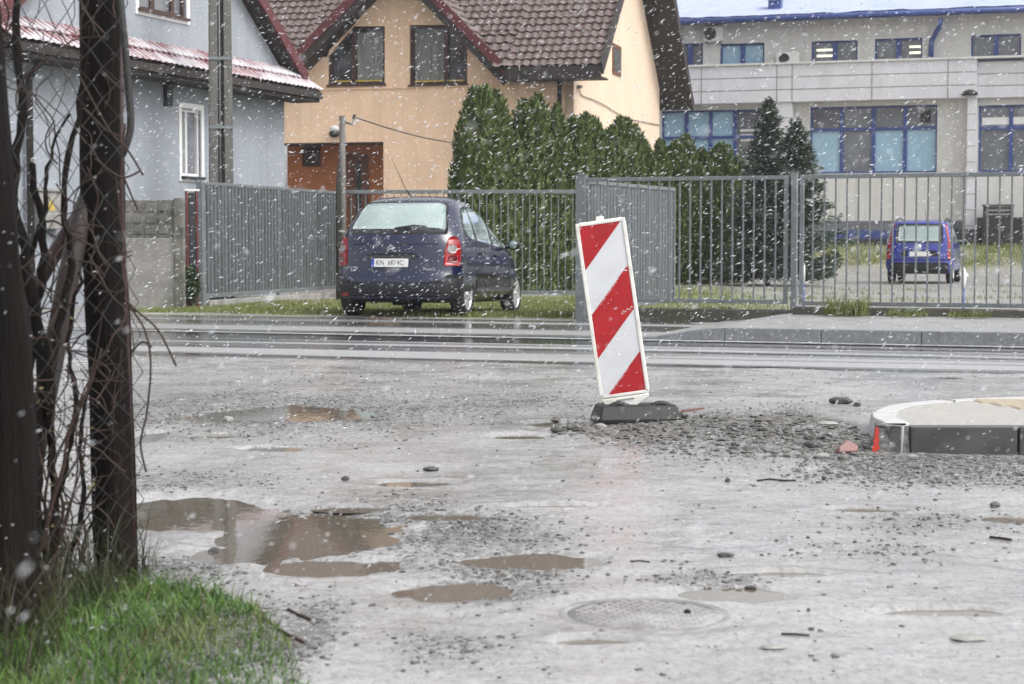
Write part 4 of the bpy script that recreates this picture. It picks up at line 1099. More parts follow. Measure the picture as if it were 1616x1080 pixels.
# vent, drainpipe, meter box
vx, vz = GF.sz(262, 153); MB().box(vx-.1, vx+.1, -.09, -.002, vz-.17, vz+.17).box(vx-.13, vx+.13, -.12, -.002, vz+.172, vz+.2).build('vent_grille', M['black'], gh_, bevel=.01)
dx, dz = GF.sz(35, 90); MB().tube([(dx, -.45, zE-.1), (dx, -.12, zE-.5), (dx, -.12, -.1)], .06, 10).build('drainpipe', M['dark_wood'], gh_)
mx0, mz1 = GF.sz(46, 302); mx1, mz0 = GF.sz(88, 362)
mbx = MB().box(mx0, mx1, -.16, -.002, mz0, mz1).box(mx0-.03, mx1+.03, -.2, -.002, mz1+.002, mz1+.05).build('meter_box', M['concrete'], gh_, bevel=.01)
MB().prism([((mx0+mx1)/2-.12, (mz0+mz1)/2), ((mx0+mx1)/2+.12, (mz0+mz1)/2), ((mx0+mx1)/2, (mz0+mz1)/2+.2)], -.166, -.1612).build('warning_triangle', M['yellow_sill'], mbx)
# small satellite lamp on the orange house later

# ------------------------------------------------------------------ orange house
OA = R(-15); OF = Fac(905, 48, OA)
oh = thing('orange_house', 'apricot plastered house with brown tiled roof and two chamfered gable windows', 'house', OF.pt(0), OA)
zw = 6.0; pit = .84; Dp = 12.; zr = zw+Dp/2*pit; ov = .9; XL = -9.6
sL, zL = OF.sz(465, 95, .7); sR, zR = OF.sz(800, 115, .7); sA, zA = OF.sz(622, -71, .7)
def q(px, py, n=0.): return OF.sz(px, py, n)
# facade with openings
W1 = [q(519, 134), q(607, 134), q(607, 42), q(556, 42), q(519, 80)]
W2 = [q(647, 134), q(737, 134), q(737, 76), q(703, 40), q(647, 40)]
pr0, prz = q(440, 226); pr1, _ = q(605, 226)
gsl = (zA-zR)/(sR-sA); zt = lambda s: zA-.22-abs(s-sA)*gsl
lx0, lx1 = sA-(zA-.22-zw)/gsl, sA+(zA-.22-zw)/gsl
rxe = q(716, 260)[0]
outl = [(XL, 1.2), (pr0, 1.2), (pr0, prz), (pr1, prz), (pr1, -.1), (rxe, -.1), (rxe, q(716, 226)[1]), (-.001, q(716, 226)[1]), (-.001, zw-.1), (lx1, zw-.1), (sA, zA-.25), (lx0, zw-.1), (XL, zw-.1)]
wall_with_holes('wall', M['orange_plaster'], oh, outl, [W1, W2], 0, .3)
# porch recess and set-back ground floor on the right
MB().box(pr0-.4, pr1+.0, 1.6, 1.7, -.1, prz+.0).build('porch_wall', M['porch_plaster'], oh)
MB().box(pr1+.001, pr1+.3, .301, 1.7, -.1, prz).build('porch_side', M['orange_plaster'], oh)
MB().box(pr0-.4, pr1+.3, .301, 1.7, prz+.001, prz+.12).build('porch_ceiling', M['dark_wood'], oh)
dxa, _ = OF.sz(548, 260, -1.6); dxb, _ = OF.sz(582, 260, -1.6)
d_ = MB().box(dxa, dxb, 1.53, 1.598, -.1, prz-.25).build('door', M['door_wood'], oh, bevel=.01)
MB().box(dxb-.35, dxb-.2, 1.52, 1.529, 1.0, prz-.45).build('door_glass', M['glass_dark'], d_)
px0_, pz1_ = OF.sz(478, 229, -1.6); px1_, pz0_ = OF.sz(506, 263, -1.6)
window(oh, px0_, px1_, pz0_, pz1_, M['brown_frame'], M['glass_dark'], y=1.56, rec=.02, fw=.06)
MB().box(rxe+.3, -.05, 1.2, 1.35, -.1, q(716, 226)[1]).build('set_back_wall', M['porch_plaster'], oh)
MB().box(rxe, -.001, .301, 1.2, q(716, 226)[1]-.0, q(716, 226)[1]+.15).build('overhang_ceiling', M['dark_wood'], oh)
for P, cc in ((W1, (q(556, 90)[0],)), (W2, (q(703, 90)[0],))):
    f = window(oh, P[0][0], P[1][0], P[0][1], P[2][1], M['brown_frame'], M['glass_dark'], poly=P, cols=cc, rec=.16, fw=.06, sill=M['brown_frame'])
    # curtains behind the panes show as strips in front of the dark room
    x0c, x1c = min(p[0] for p in P), max(p[0] for p in P)
    a, b = (cc[0]+.09, x1c-.09) if P is W1 else (x0c+.1, cc[0]-.08)
    cu = MB(); n = 18
    for i in range(n):
        xa = a+(b-a)*i/n; xb = a+(b-a)*(i+.8)/n; cu.box(xa, xb, .148+.006*(i % 2), .1575, P[0][1]+.12, P[0][1]+1.36)
    cu.build('curtain', M['curtain'], f)
    ex = MB().box(x0c+.1, cc[0]-.06, .092, .146, P[0][1]+.07, P[0][1]+.11).box(cc[0]+.06, x1c-.1, .092, .146, P[0][1]+.07, P[0][1]+.11).build('window_ledge', M['yellow_sill'], f)
MB().box(XL, -.1, -.035, -.0015, q(640, 138)[1]-.03, q(640, 138)[1]+.015).build('string_course', M['orange_plaster'], oh)
# right gable wall
gw_ = MB(); pl_ = [(.301, -.1), (Dp, -.1), (Dp, zw-.1), (Dp/2, zr-.15), (.301, zw+.2)]
pl_ = [(0, -.1), (Dp, -.1), (Dp, zw-.1), (Dp/2, zr-.15), (0, zw-.1)]
Tg = Matrix(((0, 1, 0, 0), (1, 0, 0, 0), (0, 0, 1, 0), (0, 0, 0, 1)))
gw_.prism(pl_, .0, -.25, 0, Tg); gw_.build('gable_wall', pmat('sidelit_apricot_plaster', (.72, .56, .42), .9, .05, 1.1, .25, 140, dirt=(.64, .49, .36), dirt_amt=.4, dscale=.6), oh)  # copy of the facade plaster, its colour toned for the light on this side
GF2 = Fac(905, 48, OA+R(90))      # plane of the gable wall; local x = depth, outward = +u
def gq(px, py):
    r = ray(px, py); t = ((OF.O-CP).dot(OF.u))/r.dot(OF.u); p = CP+r*t; return (p-OF.O).dot(OF.v), p.z
ya, z1_ = gq(966, 68); yb, z0_ = gq(979, 122)
wn = MB(); wn.box(.002, .03, ya, yb, z0_, z1_); wf_ = wn.build('window', M['door_wood'], oh)
MB().box(.0305, .036, ya+.12, yb-.12, z0_+.12, z1_-.12).build('pane', M['glass_dark'], wf_)
cpts = []
for a, b in ((912, 140), (917, 151), (935, 158), (955, 168), (985, 186), (1010, 192), (1040, 198)):
    y_, z_ = gq(a, b); cpts.append((.03, y_, z_))
MB().tube(catmull(cpts, 4), .012, 5).build('wall_cable', M['twine'], oh)
y_, z_ = gq(911, 137); MB().box(.002, .12, y_-.1, y_+.1, z_-.04, z_+.03).build('wall_bracket', M['galv'], oh)
MB().tube([(-.35, -.1, zw-.6), (-.35, -.1, -.1)], .055, 10).build('drainpipe', M['dark_wood'], oh)
# roofs
ze = zw-ov*pit; upf = Vector((0, 1, pit)).normalized(); Lf = (Dp/2+ov)*math.sqrt(1+pit*pit)
xg = sR+.05
tile_roof('main_roof', oh, (xg, -ov, ze+.16), (1, 0, 0), upf, ov-xg, Lf, M['tile_brown'], M['dark_wood'], wave=.22, row=.31, th=.2)
xgl = sL
tile_roof('main_roof', oh, (XL-.7, -ov, ze+.16), (1, 0, 0), upf, xgl-XL+.7, Lf, M['tile_brown'], M['dark_wood'], wave=.22, row=.31, th=.2)
Lm = (Dp/2-.35)*math.sqrt(1+pit*pit)
tile_roof('main_roof', oh, (xgl+.005, .35, zw+.16+.35*pit), (1, 0, 0), upf, xg-xgl-.01, Lm, M['tile_brown'], M['dark_wood'], wave=.22, row=.31, th=.05)
sl_ = math.sqrt(1+pit*pit)
for r_ in range(5):
    ya_ = -ov+r_*.36/sl_+.0; zm_ = ze+.16+pit*(ya_+.36/sl_+ov); xl_ = sR-max(0., zm_-zR)/gsl
    tile_roof('main_roof', oh, (xl_, ya_, ze+.16+pit*(ya_+ov)-.002), (1, 0, 0), upf, xg-xl_-.004, .361, M['tile_brown'], M['dark_wood'], wave=.27, row=.36, th=.03)
upb = Vector((0, -1, pit)).normalized()
tile_roof('main_roof', oh, (XL-.7, Dp+ov, ze+.16), (1, 0, 0), upb, ov-XL+.7, Lf, M['tile_brown'], M['dark_wood'], wave=.27, row=.36, th=.22)
MB().box(xg, ov+.02, -ov-.05, -ov-.002, ze-.14, ze+.17).build('gutter_board', M['dark_wood'], oh)
MB().box(xg+.0, ov, -ov, -.002, ze-.13, ze-.09).build('soffit', M['dark_wood'], oh)
for y0_, y1_ in ((-ov-.02, Dp/2), (Dp+ov, Dp/2)):
    board(oh, (ov+.03, y0_, ze+.09), (ov+.03, y1_, zr+.09), .34, .05, M['dark_wood'])
# cross gable
ax = Vector((0, 1, 0))
for sx, zx, nm in ((sR, zR, 1), (sL, zL, -1)):
    u_ = Vector((sA-sx, 0, zA-zx)); L_ = u_.length
    tile_roof('gable_roof', oh, (sx, -.75, zx), (0, 1, 0), u_, 4.0, L_, M['tile_brown'], M['dark_wood'], wave=.22, row=.31, th=.26)
    board(oh, (sx+.06*nm, -.78, zx-.03), (sA, -.78, zA-.03), .22, .05, M['red_board'])
    board(oh, (sx+.02*nm, -.752, zx-.24), (sA, -.752, zA-.26), .26, .045, M['dark_wood'], 'fascia_board')
# lamp on the facade
lx, lz = OF.sz(531, 212); t = thing('wall_lamp', 'small dark round lamp with snow on top fixed to the apricot facade', 'lamp', OF.pt(lx, -.15, lz), OA)
ICO = ICO2; MB().blob((0, 0, 0), .16, .14, .10, .05, 0, 0, True).build('lamp_body', M['black'], t); MB().blob((0, 0, .13), .14, .12, .10, .1, 0, 0, True).build('snow_cap', M['snow'], t); ICO = ICO1
MB().box(-.03, .03, .05, .149, -.03, .03).build('bracket', M['black'], t)

# ------------------------------------------------------------------ utility pole, small pole, wire
p = W(350, 381, 33.0); t = thing('utility_pole', 'tall weathered concrete utility pole in front of the grey house', 'pole', (p.x, p.y, 0), R(12))
mb = MB()
for sx in (-1, 1): mb.prism([(sx*.225, -.3), (sx*.06, -.3), (sx*.045, 9), (sx*.17, 9)][::sx], -.11, .11)
mb.build('shaft', M['pole_conc'], t, bevel=.012)
MB().prism([(-.068, -.3), (.068, -.3), (.053, 9), (-.053, 9)], -.05, .05).build('web', M['pole_dark'], t)
for z in (1.1+.9, 3.0, 4.2): MB().box(-.21, .21, -.125, -.1105, z, z+.05).build('band', M['galv'], t)
MB().tube([(-.02, -.09, 0), (-.02, -.09, 9)], .018, 6).build('conduit', M['galv'], t)
p = W(541, 381, 35.4); zt = W(541, 183, 35.4).z
t = thing('wire_pole', 'thin grey metal pole with a short arm beside the parked car', 'pole', (p.x, p.y, 0))
MB().tube([(0, 0, -.1), (0, 0, zt)], .06, 10).build('mast', M['pole_conc'], t)
MB().tube([(-.085, 0, -.1), (-.085, 0, 1.98), (-.06, 0, 2.5)], [.05, .05, .03], 10).build('lower_sleeve', M['pole_dark'], t)
MB().tube([(.06, 0, zt-.12), (.20, 0, zt-.17), (.22, 0, zt-.05)], .022, 8).build('arm', M['galv'], t)
MB().lathe([(.001, -.03), (.035, -.03), (.04, 0), (.02, .02), (.035, .04), (.001, .05)], 12, off=(.23, 0, zt-.02)).build('insulator', M['black'], t)
e0 = Vector((p.x+.24, p.y, zt-.03)); e1 = OF.pt(q(716, 226)[0], -.05, q(716, 226)[1])
MB_ = MB().tube([e0.lerp(e1, i/14)+Vector((0, 0, -.06*math.sin(math.pi*i/14))) for i in range(15)], .014, 5).build('overhead_wire', M['twine'])
tag(MB_, 'thin dark wire running from the metal pole to the apricot house', 'wire')

# ------------------------------------------------------------------ large pale building with blue trim
bb = thing('office_building', 'long pale building with blue window frames and blue snowy roof edge', 'building', BB.O, BB.a)
b = BB.sz
zs_ = .55; XA, XB = -5.5, 19.5
zeave = b(1340, 24)[1]
wl = []
UP = [(1068, 1109, 70, 106), (1137, 1206, 70, 104), (1281, 1353, 66, 100), (1381, 1455, 62, 97), (1533, 1611, 56, 95)]
LO = [(1045, 1197, 176, 292), (1279, 1478, 170, 272), (1545, 1700, 167, 271)]
holes = []; wins = []
for k, (a, c, d, e) in enumerate(UP):
    s0, z1 = b(a, d); s1, z0 = b(c, e); holes.append(rect(s0, s1, z0, z1)); wins.append((s0, s1, z0, z1, 'u', k))
for k, (a, c, d, e) in enumerate(LO):
    s0, z1 = b(a, d); s1, z0 = b(min(c, 1640), e)
    if c > 1640: s1 = s0+5.2
    holes.append(rect(s0, s1, z0, z1)); wins.append((s0, s1, z0, z1, 'l', k))
wall_with_holes('wall', M['cream_plaster'], bb, rect(XA, XB, zs_+.0, zeave), holes, 0, .3)
for (s0, s1, z0, z1, kd, k) in wins:
    if kd == 'u':
        f = window(bb, s0, s1, z0, z1, M['blue_frame'], M['glass_grey'] if k != 1 else M['glass_blue'], cols=((s0+s1)/2,), rec=.15, fw=.055, mul=.08, sill=M['ac_white'])
        if k in (2, 3):
            xa = s0+.15 if k == 2 else (s0+s1)/2+.35
            for j in range(2): MB().box(xa, xa+.55, .135, .147, z1-.32-.2*j, z1-.25-.2*j).build('ceiling_light_or_glint', M['lamp_on'], f)
    else:
        n = {0: 4, 1: 4, 2: 5}[k]; cols = [s0+(s1-s0)*i/n for i in range(1, n)]; r = z1-(z1-z0)*(.34 if k else .36)
        gms = {}
        for i in range(n):
            gms[(i, 1)] = M['glass_grey'] if (k, i) != (0, 2) else M['glass_blue']
            gms[(i, 0)] = M['glass_blue'] if (k == 1 and i != 1) or (k == 0 and i < 3) else M['glass_grey']
        if k == 0: gms[(0, 1)] = gms[(1, 1)] = M['glass_blue']
        f = window(bb, s0, s1, z0, z1, M['blue_frame'], None, cols=cols, rows=(r,), rec=.15, fw=.055, mul=.065, gms=gms)
        if k == 0:
            for j in range(3): MB().box(cols[-1]+.18, s1-.2, .135, .147, z1-.75-.17*j, z1-.68-.17*j).build('ceiling_light_or_glint', M['white_trim'], f)  # white strips here are painted reflections on the pane, not lamps
        if k == 1:
            MB().box(cols[-1]+.5, cols[-1]+.85, .12, .147, r+.2, r+.62).build('small_vent', M['black'], f)
        if k == 2:
            MB().box(s0+.1, s1-.1, .135, .147, r+.12, r+.36).build('blind', M['white_trim'], f)
# projecting facade band (panels) and pilasters
s0, z1 = b(1000, 103, .45); s1, z0 = b(1541, 156, .45); _, z1 = b(1300, 100, .45); _, z0 = b(1300, 160, .45)
bd = MB(); bd.box(s0-3, s1, -.45, -.002, z0, z1); band = bd.build('facade_band', M['panel_white'], bb, bevel=.02)
gr = MB()
zj = [z0+(z1-z0)*k/3 for k in (1, 2)]
for z in zj: gr.box(s0-3, s1-.0, -.4535, -.4505, z-.018, z+.018)
for px in (1107, 1226, 1250, 1376, 1496): x = b(px, 130, .45)[0]; gr.box(x-.018, x+.018, -.4565, -.4537, z0+.01, z1-.01)
gr.build('panel_joint', M['concrete'], band)
_, z1b = b(1590, 97, .25); _, z0b = b(1590, 154, .25)
bd2 = MB().box(s1+.002, XB, -.25, -.002, z0b, z1b).build('facade_band', M['panel_white'], bb, bevel=.02)
gr = MB()
for z in [z0b+(z1b-z0b)*k/3 for k in (1, 2)]: gr.box(s1+.002, XB, -.2535, -.2505, z-.018, z+.018)
gr.build('panel_joint', M['concrete'], bd2)
MB().box(s0-3, XB, -.52, -.003, z1+.001, z1+.07).build('band_cap', M['ac_white'], bb)
for a, c, lb in ((1225, 1250, ''), (1526, 1541, '')):
    x0, _ = b(a, 200, .35); x1, _ = b(c, 200, .35); zb0 = b(1530, 382, .35)[1]
    pi_ = MB().box(x0, x1, -.36, -.002, zb0, z0-.002).build('pilaster', M['panel_white'], bb, bevel=.015)
    for k in range(1, 9): z = zb0+(z0-zb0)*k/9; MB().box(x0+.01, x1-.01, -.3635, -.3605, z-.012, z+.012).build('panel_joint', M['concrete'], pi_)
# basement strip
_, zb1 = b(1330, 349); _, zb0 = b(1330, 377)
MB().box(XA, b(1520, 360)[0], -.04, -.002, zb0, zb1).build('basement_glazing', M['glass_grey'], bb)
MB().box(XA, b(1400, 360)[0], -.06, -.002, zb0-.35, zb0-.002).build('base_course', M['dark_shed'], bb)
MB().box(b(1275, 360)[0], b(1400, 360)[0], -.075, -.042, zb0, zb0+.28).build('blue_sill_board', M['blue_frame'], bb)
MB().box(b(1542, 360)[0], XB, -.05, -.002, zb0-.3, zb1+.1).build('base_course', M['dark_shed'], bb)
MB().box(XA, XB, .001, .3, -.2, zs_-.001).build('foundation', M['concrete'], bb)
# roof
rf = MB(); zo = zeave
rf.add([(XA, -.6, zo-.02), (XB, -.6, zo-.02), (XB, 9, zo+2.8), (XA, 9, zo+2.8), (XA, -.6, zo-.2), (XB, -.6, zo-.2), (XB, 9, zo+2.6), (XA, 9, zo+2.6)], [(0, 1, 2, 3), (7, 6, 5, 4), (0, 4, 5, 1), (1, 5, 6, 2), (2, 6, 7, 3), (3, 7, 4, 0)])
roof = rf.build('roof', M['blue_frame'], bb)
nx, ny = 200, 26; xs = np.linspace(XA, XB, nx); vs = np.linspace(0, 1, ny)
Xg, Vg = np.meshgrid(xs, vs); edge = .1+.12*np.abs(pn(xs*1.1, xs*0+.5, 3))+.10*(pn(xs*2.7, xs*0+7.5, 4))+.08*np.sign(np.sin(xs*5))*.3
Yg = -.6+edge[None, :]+(9.3-edge[None, :])*Vg; Zg = zo+.02+(Yg+.6)*2.82/9.6+.05*sstep(0, .05, Vg)+.01*fbm(Xg*2, Yg*2, 5, 3)
sn = arr_mesh('roof_snow', np.stack([Xg, Yg, Zg], -1).reshape(-1, 3), grid_faces(ny, nx), M['roof_snow'], roof)
MB().tube([(XA, -.68, zo-.1), (XB, -.68, zo-.1)], .095, 8).build('gutter', M['blue_frame'], bb)
x_, z_ = b(1236, 12, -2); vp = thing('roof_vent', 'small roof vent with a snow cap on the blue roof', 'vent', BB.pt(x_, .5, zo+.3), BB.a)
MB().box(-.22, .22, -.2, .2, -.05, .35).build('vent_body', M['blue_frame'], vp, bevel=.02); MB().box(-.3, .3, -.28, .28, .351, .55).build('snow_cap', M['snow'], vp, bevel=.06)
dx0, dz0 = b(1488, 32); dx1, dz1 = b(1470, 58); dz2 = b(1470, 96)[1]
MB().tube([(dx0, -.6, dz0), (dx0-.05, -.5, dz0-.25), (dx1+.15, -.12, dz1+.1), (dx1, -.1, dz1-.2), (dx1, -.1, dz2)], .085, 10).build('downpipe', M['blue_frame'], bb)
# air conditioners
for a, c, d, e, lb in ((1110, 1140, 42, 66, 'white air conditioner high under the blue roof edge'), (1225, 1260, 83, 103, 'white air conditioner standing on the facade band')):
    n = .02 if d < 60 else .1
    x0, z1 = b(a, d, n+.3); x1, z0 = b(c, e, n+.3)
    t = thing('air_conditioner', lb, 'air conditioner', BB.pt((x0+x1)/2, -n, z0), BB.a, 'air conditioners on the pale building')
    w2 = (x1-x0)/2; h2 = z1-z0
    MB().box(-w2, w2, -.3, -.001, .03, h2).build('casing', M['ac_white'], t, bevel=.02)
    MB().lathe([(.001, -.003), (h2*.36, -.003), (h2*.40, -.012), (h2*.40, .0)], 24, 0, 'y', (-w2*.3, -.302, h2*.52)).build('fan_grille', M['black'], t)
    for s in (-.8, .6): MB().box(w2*s, w2*s+.06, -.32, -.001, -.04, .029).build('bracket', M['galv'], t)
x_, z_ = b(1530, 147, .5); t = thing('wall_lamp', 'dark dome lamp on the facade band above the right pilaster', 'lamp', BB.pt(x_, -.47, z_), BB.a)
MB().lathe([(.001, .12), (.1, .11), (.26, .02), (.28, -.06), (.2, -.08), (.001, -.08)], 20).build('dome_shade', M['black'], t); MB().box(-.04, .04, .05, .46, -.02, .04).build('arm', M['black'], t)
# dark slatted crate by the wall
x0, z1 = b(1553, 326, .8); x1, z0 = b(1598, 378, .8)
t = thing('slatted_crate', 'tall dark slatted wooden crate by the pale building at the right', 'crate', BB.pt(x0, -.8, z0-.1), BB.a)
L_, Hh = x1-x0, z1-z0+.1
for k in range(9): MB().box(0, L_, -.5, -.46, k*Hh/9+.01, (k+.84)*Hh/9).build('board', M['dark_shed'], t)
for x in (.0, L_-.08): MB().box(x, x+.08, -.458, .3, 0, Hh).build('side_panel', M['dark_shed'], t)
MB().box(-.03, L_+.03, -.52, .32, Hh+.001, Hh+.05).build('lid', M['dark_shed'], t)
# stacked dark pallets beside it
t = thing('pallet_stack', 'low dark stack of boards left of the slatted crate', 'pallets', BB.pt(x0-.9, -.8, z0-.15), BB.a)
for k in range(4): MB().box(-.1*(k % 2), .8, -.3, .3, k*.13, k*.13+.09).build('board', M['dark_shed'], t)

# ------------------------------------------------------------------ thujas and spruces
def thuja_proto(seed, hgt=4., rad=.40, n=8500):
    rs = np.random.default_rng(seed); V = np.zeros((n, 4, 3))
    lobes = [(rs.uniform(0, 6.28), rs.uniform(.12, .36), rs.uniform(.80, 1.)) for _ in range(5)]
    z = hgt*rs.random(n)**.92; a = rs.random(n)*6.283
    prof = rad*np.clip((1-(z/hgt)**5), 0.0, 1)**.6*(.86+.14*np.sin(z*3+seed))*(.75+.25*np.clip(z/.7, 0, 1))
    top = np.zeros(n)
    li = rs.integers(0, 5, n); lx = np.array([math.cos(l[0])*l[1]*rad for l in lobes])[li]; ly = np.array([math.sin(l[0])*l[1]*rad for l in lobes])[li]; lh = np.array([l[2] for l in lobes])[li]
    zz = z*lh; k = .45+.55*(z/hgt)
    rr = prof*(.62+.38*rs.random(n)**.5)*(1+.16*np.sin(a*5+z*2.3+seed)+.10*np.sin(a*9-z*5))
    cx = lx*k+rr*np.cos(a)*.86; cy = ly*k+rr*np.sin(a)*.86; cz = zz
    up = np.stack([np.cos(a)*.45+rs.normal(0, .25, n), np.sin(a)*.45+rs.normal(0, .25, n), np.ones(n)], 1); up /= np.linalg.norm(up, axis=1)[:, None]
    tn = np.stack([-np.sin(a)+rs.normal(0, .5, n), np.cos(a)+rs.normal(0, .5, n), rs.normal(0, .3, n)], 1); tn -= up*(tn*up).sum(1)[:, None]; tn /= np.linalg.norm(tn, axis=1)[:, None]
    L = (.04+.06*rs.random(n))[:, None]; c = np.stack([cx, cy, cz], 1)
    V[:, 0] = c-up*L*.8; V[:, 1] = c+tn*L*.42; V[:, 2] = c+up*L*1.25; V[:, 3] = c-tn*L*.42
    Fq = np.arange(n*4).reshape(n, 4)
    o = arr_mesh('crown', V.reshape(-1, 3), Fq, M['thuja'], None, smooth=False)
    # dark core keeps the hedge dense
    core = MB(); core.lathe([(.02, .05), (rad*.5, .25), (rad*.5, hgt*.5), (rad*.22, hgt*.75), (.02, hgt*.8)], 10)
    return o, core
TH = []
for k in range(4):
    o, core = thuja_proto(20+k); t = bpy.data.objects.new('thuja', None); COL.objects.link(t); o.parent = t
    core.build('inner_foliage', M['thuja'], t); MB().tube([(0, 0, -.2), (0, 0, .5), (.02, .01, 2.6)], [.06, .05, .02], 7).build('trunk', M['bark'], t); TH.append(t)
tops = [(742, 147), (754, 141), (772, 149), (790, 150), (808, 153), (834, 162), (855, 155), (876, 164), (893, 178), (912, 189), (927, 184), (948, 184), (966, 189), (985, 190), (1001, 202), (1021, 212), (1043, 210), (1062, 226), (1077, 216), (1094, 219), (1113, 226), (1132, 230), (1149, 232), (1163, 246)]
used = set()
for i, (px, py) in enumerate(tops):
    Yd = 37.6+(px-739)/(1163-739)*8.6+random.uniform(-.15, .15)
    p = W(px, py, Yd); k = i % 4
    o = TH[k] if k not in used else copy_tree(TH[k]); used.add(k)
    s = p.z/3.93; rr = random.uniform(1.08, 1.3)
    o.location = (p.x, p.y, 0); o.scale = (rr, rr, s); o.rotation_euler = (random.uniform(-.02, .02), random.uniform(-.02, .02), random.uniform(0, 6.28))
    if i == 1: lb = 'tallest thuja near the left end of the green hedge'
    elif i == 0: lb = 'first thuja at the left end of the hedge beside the apricot house'
    elif i == len(tops)-1: lb = 'last and lowest thuja at the right end of the hedge'
    else:
        o_ = ['', '', 'third', 'fourth', 'fifth', 'sixth', 'seventh', 'eighth', 'ninth', 'tenth', 'eleventh', 'twelfth', 'thirteenth', 'fourteenth', 'fifteenth', 'sixteenth', 'seventeenth', 'eighteenth', 'nineteenth', 'twentieth', 'twenty first', 'twenty second', 'twenty third'][i]
        lb = o_+' thuja from the left in the hedge '+('against the apricot facade' if px < 905 else 'below the pale gable wall' if px < 1045 else 'in front of the pale building')
    tag(o, lb, 'thuja', 'thujas in the hedge')
def spruce(px, py, Y, base_r, label, seed):
    random.seed(seed); p = W(px, py, Y); Hh = p.z
    t = thing('spruce_tree', label, 'spruce', (p.x, p.y, 0), 0, 'spruces behind the fence')
    MB().tube([(0, 0, -.2), (.02, 0, Hh*.5), (0, 0, Hh)], [.07, .045, .008], 8).build('trunk', M['bark'], t)
    V = []; nb = 0; br = MB()
    z = .25
    while z < Hh*.985:
        f = 1-z/Hh; L = base_r*(f**.85)*random.uniform(.75, 1.15)+.05
        for k in range(random.randint(7, 9)):
            a = random.uniform(0, 6.28); l = L*random.uniform(.65, 1.1); rise = .12+.5*(1-f)
            tip = Vector((math.cos(a)*l, math.sin(a)*l, z+l*rise*.5)); st = Vector((0, 0, z)); mid = st.lerp(tip, .55)-Vector((0, 0, .06*l))
            br.tube([st, mid, tip], [.012, .008, .003], 4, caps=False)
            m = max(14, int(l*120))
            for j in range(m):
                s = .12+.9*j/m; c = (st.lerp(mid, s/.55) if s < .55 else mid.lerp(tip, (s-.55)/.45))
                sd = Vector((-math.sin(a), math.cos(a), 0))*random.uniform(-1, 1)*(.30*l*(1.05-s)+.04)
                c = c+sd+Vector((0, 0, random.gauss(0, .06)))
                d = (Vector((math.cos(a), math.sin(a), .2))+sd*2+Vector((random.gauss(0, .35), random.gauss(0, .35), random.gauss(0, .35)))).normalized(); w_ = d.cross(Vector((random.gauss(0, 1), random.gauss(0, 1), random.gauss(0, 1)))).normalized()
                q_ = random.uniform(.04, .085); V += [c-d*q_, c+w_*q_*.28, c+d*q_, c-w_*q_*.28]
        z += .10+.08*f
    V = np.array([tuple(v) for v in V]); arr_mesh('needles', V, np.arange(len(V)).reshape(-1, 4), M['spruce'], t, smooth=False)
    br.build('branches', M['bark'], t)
spruce(1213, 152, 43.5, 1.5, 'taller left spruce behind the bar fence right of the hedge', 5)
spruce(1256, 185, 42.6, 1.45, 'shorter right spruce behind the fence post and marker rod', 9)
random.seed(77)

